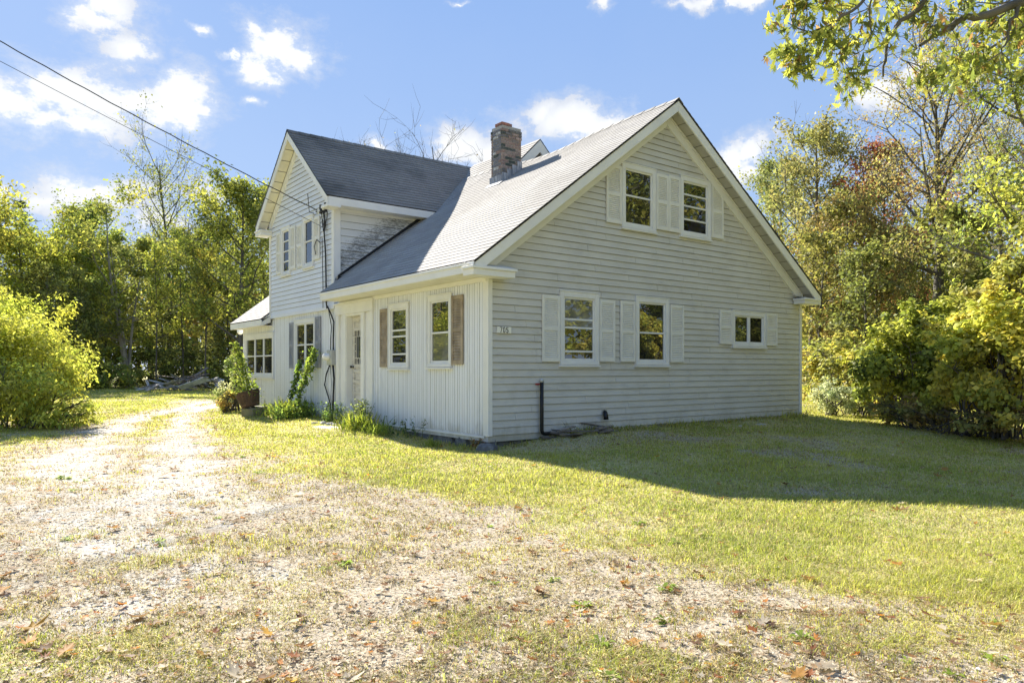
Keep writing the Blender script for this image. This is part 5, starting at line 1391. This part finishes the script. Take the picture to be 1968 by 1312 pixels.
for k in range(15):
    x = rg.uniform(1.35, 2.55); y = rg.uniform(-.42, -.10); L = rg.uniform(.25, .95)
    board('rotten_board', 'splintered rotten board in the small heap under the vent hood', 'rotten boards at the gable foot', (x, y, .03+.012*k), L, rg.uniform(.04, .11), rg.uniform(.02, .04),
          rg.uniform(-.5, .6), rg.uniform(-.18, .18), rg.uniform(-.5, .5), rg.choice([(.22,.19,.16),(.32,.28,.24),(.15,.13,.11)]), 100+k)
def rock(label, c, r_, seed, mat='stone', group=None, name='stone'):
    m = MB(); stone(m, c, r_, seed); o = m.build(name, M[mat], smooth=False, bevel=min(r_)*.25); tag(o, label, 'stone', group); return o
for k in range(16):
    rock('rough grey stone in the rubble strip along the gable near the right corner', (rg.uniform(5.6, 9.6), rg.uniform(-.75, -.15), .0), (rg.uniform(.05, .2), rg.uniform(.05, .14), rg.uniform(.03, .07)), 300+k, 'slab' if k % 3 else 'stone', 'rubble by the right gable corner')
for k in range(12):
    rock('small broken stone scattered before the door step', (rg.uniform(-.75, -.12), rg.uniform(4.3, 5.5), .03+rg.uniform(0, .03)), (rg.uniform(.03, .09), rg.uniform(.03, .09), rg.uniform(.02, .04)), 330+k, 'slab', 'rubble before the door')
for k in range(3):
    rock('small dark stone among the rotten boards under the vent', (2.35+.14*k, -.22-.05*k, .05), (.07, .06, .05), 360+k, 'stone', 'stones in the rotten board heap')
rock('wide flat pale step stone lying on the lawn before the front door', (-.80, 4.6, -.045), (.30, .62, .075), 351, 'slab', name='step_stone')
x, y = onZ(1905, 1306); rock('flat pale rock sunk in the gravel at the bottom right', (x, y, gh(x, y)-.012), (.15, .10, .022), 352, 'slab')
x, y = onZ(930, 858); rock('large round grey stone under the front house corner', (-.12, -.12, -.13), (.17, .17, .15), 353, 'stone')

# ------------------------------------------------------------------ oak limb reaching in from the right
def oak():
    tx, ty = at(2420, 9.5); e = empty('oak_tree', (tx, ty, 0), 'oak reaching its limbs across the upper right sky', 'tree')
    m = MB(); rg = random.Random(8)
    D = 9.8
    def p(u, v, d=D): return Vector(at(u, d, v))
    fork = Vector((tx, ty, 6.0))
    m.tube([(tx, ty, -.2), (tx+.05, ty, 2), (tx, ty+.1, 4.2), tuple(fork), (tx+.2, ty+.1, 8.5), (tx+.5, ty, 11)], [.42, .34, .31, .27, .18, .05], 12)
    limbs = [
     ([fork, p(2150,-60,9.6), p(1968,2,9.8), p(1900,28,9.8), p(1835,45,9.9), p(1815,62), p(1768,88)], .085),
     ([p(1960,6), p(1940,40), p(1938,75), p(1925,100)], .032),
     ([p(1835,45), p(1790,52), p(1762,95)], .02),
     ([fork, p(2100,-160,9.2), p(1850,-90,9.4), p(1765,18,9.6), p(1730,40,9.7), p(1708,75,9.8), p(1702,118,9.8), p(1697,148,9.8)], .05),
     ([p(1730,40,9.7), p(1722,60,9.7), p(1710,72,9.8), p(1690,96,9.9)], .02),
     ([p(1850,-90,9.4), p(1672,-20,9.3), p(1650,12,9.3), p(1600,45,9.3), p(1560,62,9.4), p(1525,50,9.4)], .03),
     ([p(1672,-20,9.3), p(1672,40,9.5), p(1675,62,9.5), p(1660,95,9.5), p(1650,118,9.5)], .014),
     ([p(1600,45,9.3), p(1580,80,9.3), p(1570,105,9.3), p(1545,120,9.3)], .010),
     ([p(1702,105,9.8), p(1725,112,9.8), p(1742,118,9.8)], .007),
     ([p(1700,118,9.8), p(1680,128,9.8), p(1655,125,9.8), p(1640,150,9.8)], .008),
     ([p(1615,110,9.5), p(1600,125,9.5), p(1585,130,9.5), p(1560,122,9.5)], .009),
     ([p(1650,118,9.5), p(1655,140,9.5), p(1645,160,9.5)], .006),
     ([fork, p(2200,-20,10.5), p(2020,20,10.6), p(1950,60,10.8), p(1900,95,10.8), p(1870,125,10.8), p(1830,148,10.8), p(1790,160,10.8)], .035),
     ([p(1930,28,10), p(1880,70,10), p(1850,100,10.2), p(1820,90,10.2)], .012),
     ([p(1870,125,10.8), p(1890,150,10.8), p(1905,140,10.8)], .008),
     ([p(1790,-20,9.7), p(1760,20,9.7), p(1742,45,9.7)], .014), ([p(1968,-10,9.6), p(1925,8,9.6), p(1880,5,9.6), p(1840,20,9.6)], .014),
    ]
    ends = []
    for pts, r0 in limbs:
        q = [pts[0]]
        for a, b in zip(pts[:-1], pts[1:]):
            for f in (.33, .66, 1): q.append(a.lerp(b, f)+(Vector((rg.gauss(0, 1), rg.gauss(0, 1), rg.gauss(0, 1)))*.018 if f < 1 else Vector((0, 0, 0))))
        L = len(q); m.tube(q, [max(.004, r0*(1-.75*i_/(L-1))) for i_ in range(L)], 7, cap=False)
        ends.append(q)
    clus = [(1500,30,9),(1512,75,14),(1530,20,10),(1560,60,12),(1545,100,12),(1600,40,10),(1640,15,10),(1530,120,8),(1590,95,12),(1560,10,8),(1548,140,5),(1620,130,8),(1622,70,9),(1635,105,8),(1640,150,10),(1650,172,5),(1660,60,5),(1690,65,8),(1690,15,10),
            (1740,45,4),(1768,12,8),(1730,5,8),(1795,20,7),(1738,85,3),(1825,82,6),(1822,15,6),(1800,48,4),(1800,158,12),(1840,160,10),(1780,145,7),(1848,110,8),(1870,70,7),(1855,20,6),(1900,45,9),(1940,70,10),(1925,30,6),(1905,130,8),(1880,95,6),(1960,90,8),(1860,160,6),(1900,150,5),(1765,70,2),(1708,90,2),(1985,60,12),(2030,40,14),(1960,20,8),(2060,120,10),(2100,0,18),(1900,-30,12),(1750,-40,14),(1600,-30,12),(2200,-60,20)]
    r = np.random.RandomState(4); P_ = []
    pts_all = [q for qs in ends for q in qs]
    for (u_, v_, k_) in clus:
        d0 = 9.3+(u_-1500)/500*.9+r.uniform(-.25, .25)
        c = p(u_, v_, d0)
        near = min(pts_all, key=lambda q: (q-c).length)
        for tw in range(3):
            cc = c+Vector(r.normal(size=3))*.11; mid = near.lerp(cc, .5)+Vector(r.normal(size=3))*.05
            m.tube([near, mid, cc], [.006, .005, .0025], 4, cap=False)
            kk = int(k_*1.25)+1
            for _ in range(kk):
                q = mid.lerp(cc, r.rand()**.6*1.15)+Vector(r.normal(size=3))*.075; P_.append(tuple(q))
    m.build('trunk', M['bark'], e, smooth=True)
    P_ = np.array(P_); n = len(P_)
    ang = np.array([90, 68, 52, 30, 10, -12, -45, -90, -135, -168, 170, 150, 128, 112])*math.pi/180
    rad = np.array([1., .42, .85, .30, .80, .28, .42, .9, .42, .28, .80, .30, .85, .42])
    sz = .075+.045*r.rand(n)
    lx = np.cos(ang)*rad*sz[:, None]*.72; ly = np.sin(ang)*rad*sz[:, None]; lz = -(lx**2)/sz[:, None]*.9*r.rand(n)[:, None]-(ly**2)/sz[:, None]*.5*r.rand(n)[:, None]
    ex = r.normal(size=(n, 3)); ex[:, 2] *= .6; ex /= np.linalg.norm(ex, axis=1)[:, None]
    ey = r.normal(size=(n, 3)); ey[:, 2] -= 1.0; ey -= ex*(ey*ex).sum(1)[:, None]; ey /= np.linalg.norm(ey, axis=1)[:, None]; ez = np.cross(ex, ey)
    W_ = P_[:, None, :]+lx[:, :, None]*ex[:, None, :]+ly[:, :, None]*ey[:, None, :]+lz[:, :, None]*ez[:, None, :]
    V_ = np.concatenate([P_[:, None, :], W_], 1).reshape(-1, 3)
    k = (np.arange(n)*15)[:, None, None]; tri = np.array([[0, 1+q, 1+(q+1) % 14] for q in range(14)])[None]
    C_ = palette(r, n, [(.30,.34,.06),(.22,.27,.05),(.40,.40,.07),(.14,.19,.04),(.24,.30,.05),(.18,.22,.05),(.34,.36,.06),(.16,.21,.05),(.30,.34,.06),(.22,.27,.05),(.40,.40,.07),(.14,.19,.04),(.24,.30,.05),(.18,.22,.05),(.36,.22,.08)])
    link('crown', npmesh('crown', V_, (k+tri).reshape(-1, 3), 3, np.repeat(C_, 14, 0)), M['leafthin'], e)
oak()

# ------------------------------------------------------------------ sun, sky, camera
SUN_EL, SUN_AZ = math.radians(32.7), math.radians(2.)   # azimuth from +Y towards +X
sv_ = Vector((math.sin(SUN_AZ)*math.cos(SUN_EL), math.cos(SUN_AZ)*math.cos(SUN_EL), math.sin(SUN_EL)))
sl = bpy.data.lights.new('sun', 'SUN'); sl.energy = 5.0; sl.angle = math.radians(.5); sl.color = (1, .94, .84)
so_ = bpy.data.objects.new('sun', sl); COL.objects.link(so_); so_.rotation_euler = sv_.to_track_quat('Z', 'Y').to_euler(); so_.location = (0, 0, 60)

w = bpy.data.worlds.new('World'); scn.world = w; w.use_nodes = True
nt = w.node_tree; nt.nodes.clear(); nd = nt.nodes; lk = nt.links
out = nd.new('ShaderNodeOutputWorld'); bg = nd.new('ShaderNodeBackground'); lk.new(bg.outputs[0], out.inputs[0])
sky = nd.new('ShaderNodeTexSky'); sky.sky_type = 'NISHITA'; sky.sun_disc = False
sky.sun_elevation = SUN_EL; sky.sun_rotation = SUN_AZ; sky.altitude = 100; sky.air_density = 1.0; sky.dust_density = .3; sky.ozone_density = 2.0
bg.inputs['Strength'].default_value = .15
tc = nd.new('ShaderNodeTexCoord'); sx = nd.new('ShaderNodeSeparateXYZ')
wn = nd.new('ShaderNodeTexNoise'); wn.inputs['Scale'].default_value = 9.; wn.inputs['Detail'].default_value = 7; wn.inputs['Roughness'].default_value = .6; lk.new(tc.outputs['Generated'], wn.inputs['Vector'])
w1 = nd.new('ShaderNodeVectorMath'); w1.operation = 'SUBTRACT'; lk.new(wn.outputs['Color'], w1.inputs[0]); w1.inputs[1].default_value = (.5, .5, .5)
w2 = nd.new('ShaderNodeVectorMath'); w2.operation = 'MULTIPLY_ADD'; lk.new(w1.outputs[0], w2.inputs[0]); w2.inputs[1].default_value = (.11, .11, .075); lk.new(tc.outputs['Generated'], w2.inputs[2])
lk.new(w2.outputs[0], sx.inputs[0])
az = mathn(nt, 'ARCTAN2', sx.outputs[0], sx.outputs[1]); el = mathn(nt, 'ARCSINE', sx.outputs[2])
cv = nd.new('ShaderNodeCombineXYZ'); lk.new(az, cv.inputs[0]); lk.new(el, cv.inputs[1])
CL = [(40,205,95,50),(150,185,95,62),(265,215,95,50),(345,205,50,52),(330,245,60,34),(130,235,110,22),(210,20,62,36),(185,50,55,20),(250,102,62,32),(372,62,26,10),
 (545,85,66,40),(500,125,50,26),(592,105,42,28),(435,106,26,7),(500,60,28,18),(478,195,16,9),(180,385,90,42),(240,365,60,28),(15,375,32,24),(120,400,60,24),(400,365,34,22),(300,420,60,30),
 (722,280,30,13),(890,278,52,38),(1090,243,90,38),(1035,225,45,28),(1160,245,60,28),(930,300,50,24),(1400,305,52,32),(1440,290,45,32),(1430,330,40,26),
 (1685,190,55,24),(1750,150,42,22),(1140,10,22,12),(1390,4,100,11),(900,0,20,6),(-150,120,120,60),(2150,200,120,70)]
acc = None
for (u, v, ru, rv) in CL:
    d = ray(u, v); L = math.sqrt(sum(c*c for c in d)); a0 = math.atan2(d[0], d[1]); e0 = math.asin(d[2]/L)
    d1 = ray(u+ru, v); d2 = ray(u, v-rv); ra = abs(math.atan2(d1[0], d1[1])-a0); L2 = math.sqrt(sum(c*c for c in d2)); re = abs(math.asin(d2[2]/L2)-e0)
    mp = nd.new('ShaderNodeVectorMath'); mp.operation = 'SUBTRACT'; lk.new(cv.outputs[0], mp.inputs[0]); mp.inputs[1].default_value = (a0, e0, 0)
    ml = nd.new('ShaderNodeVectorMath'); ml.operation = 'MULTIPLY'; lk.new(mp.outputs[0], ml.inputs[0]); ml.inputs[1].default_value = (1/ra, 1/re, 0)
    ln = nd.new('ShaderNodeVectorMath'); ln.operation = 'LENGTH'; lk.new(ml.outputs[0], ln.inputs[0])
    m_ = mathn(nt, 'SUBTRACT', 1.62, ln.outputs['Value'])
    acc = m_ if acc is None else mathn(nt, 'SMOOTH_MAX', acc, m_, .25)
nz = noise(nt, scaled(nt, tc.outputs['Generated'], (1, 1, 1.7)), 17., 14, .68)
nz2 = noise(nt, scaled(nt, tc.outputs['Generated'], (1, 1, 1.5)), 5., 4, .5)
dens = mathn(nt, 'MULTIPLY_ADD', mathn(nt, 'SUBTRACT', nz, .5), 4.6, acc)
# scattered fair weather clouds over the rest of the sky
mask = mathn(nt, 'MAXIMUM', ramp(nt, dens, .30, 1.05), mathn(nt, 'MULTIPLY', ramp(nt, dens, -.35, .9), .45))
shade = ramp(nt, mathn(nt, 'MULTIPLY_ADD', mathn(nt, 'SUBTRACT', nz2, .5), 2.5, mathn(nt, 'MULTIPLY', acc, .8)), .2, 1.1)
ccol = mixc(nt, shade, (1.62, 1.74, 2.0), (2.25, 2.3, 2.35))
hs = nd.new('ShaderNodeHueSaturation'); hs.inputs['Saturation'].default_value = 1.0; lk.new(sky.outputs[0], hs.inputs['Color'])
grad = nd.new('ShaderNodeMapRange'); lk.new(el, grad.inputs[0]); grad.inputs[1].default_value = .0; grad.inputs[2].default_value = .62
azr = ramp(nt, az, -.3, 1.1)
blue = mixc(nt, grad.outputs[0], (1.15, 1.5, 2.1), (.58, 1.03, 2.02))
skyc = mixc(nt, .88, mixc(nt, 1., hs.outputs[0], (.3, .3, .3), 'MULTIPLY'), blue)
lk.new(mixc(nt, mask, skyc, ccol), bg.inputs['Color'])

cd = bpy.data.cameras.new('camera'); cam = bpy.data.objects.new('camera', cd); COL.objects.link(cam); scn.camera = cam
cam.location = CAM; cd.sensor_width = 36; cd.lens = 36*F/1968; cd.shift_y = (HY-656)/1968; cd.clip_end = 3000; cd.clip_start = .05
cam.rotation_euler = (math.pi/2, 0, math.atan2(S, CO)-math.pi/2)
scn.view_settings.view_transform = 'Standard'; scn.view_settings.look = 'None'; scn.view_settings.gamma = 1; scn.view_settings.exposure = 1.6
scn.render.resolution_x = 1024; scn.render.resolution_y = 682
scn.cycles.max_bounces = 6; scn.cycles.diffuse_bounces = 3; scn.cycles.glossy_bounces = 3; scn.cycles.transmission_bounces = 4
scn.cycles.use_denoising = True
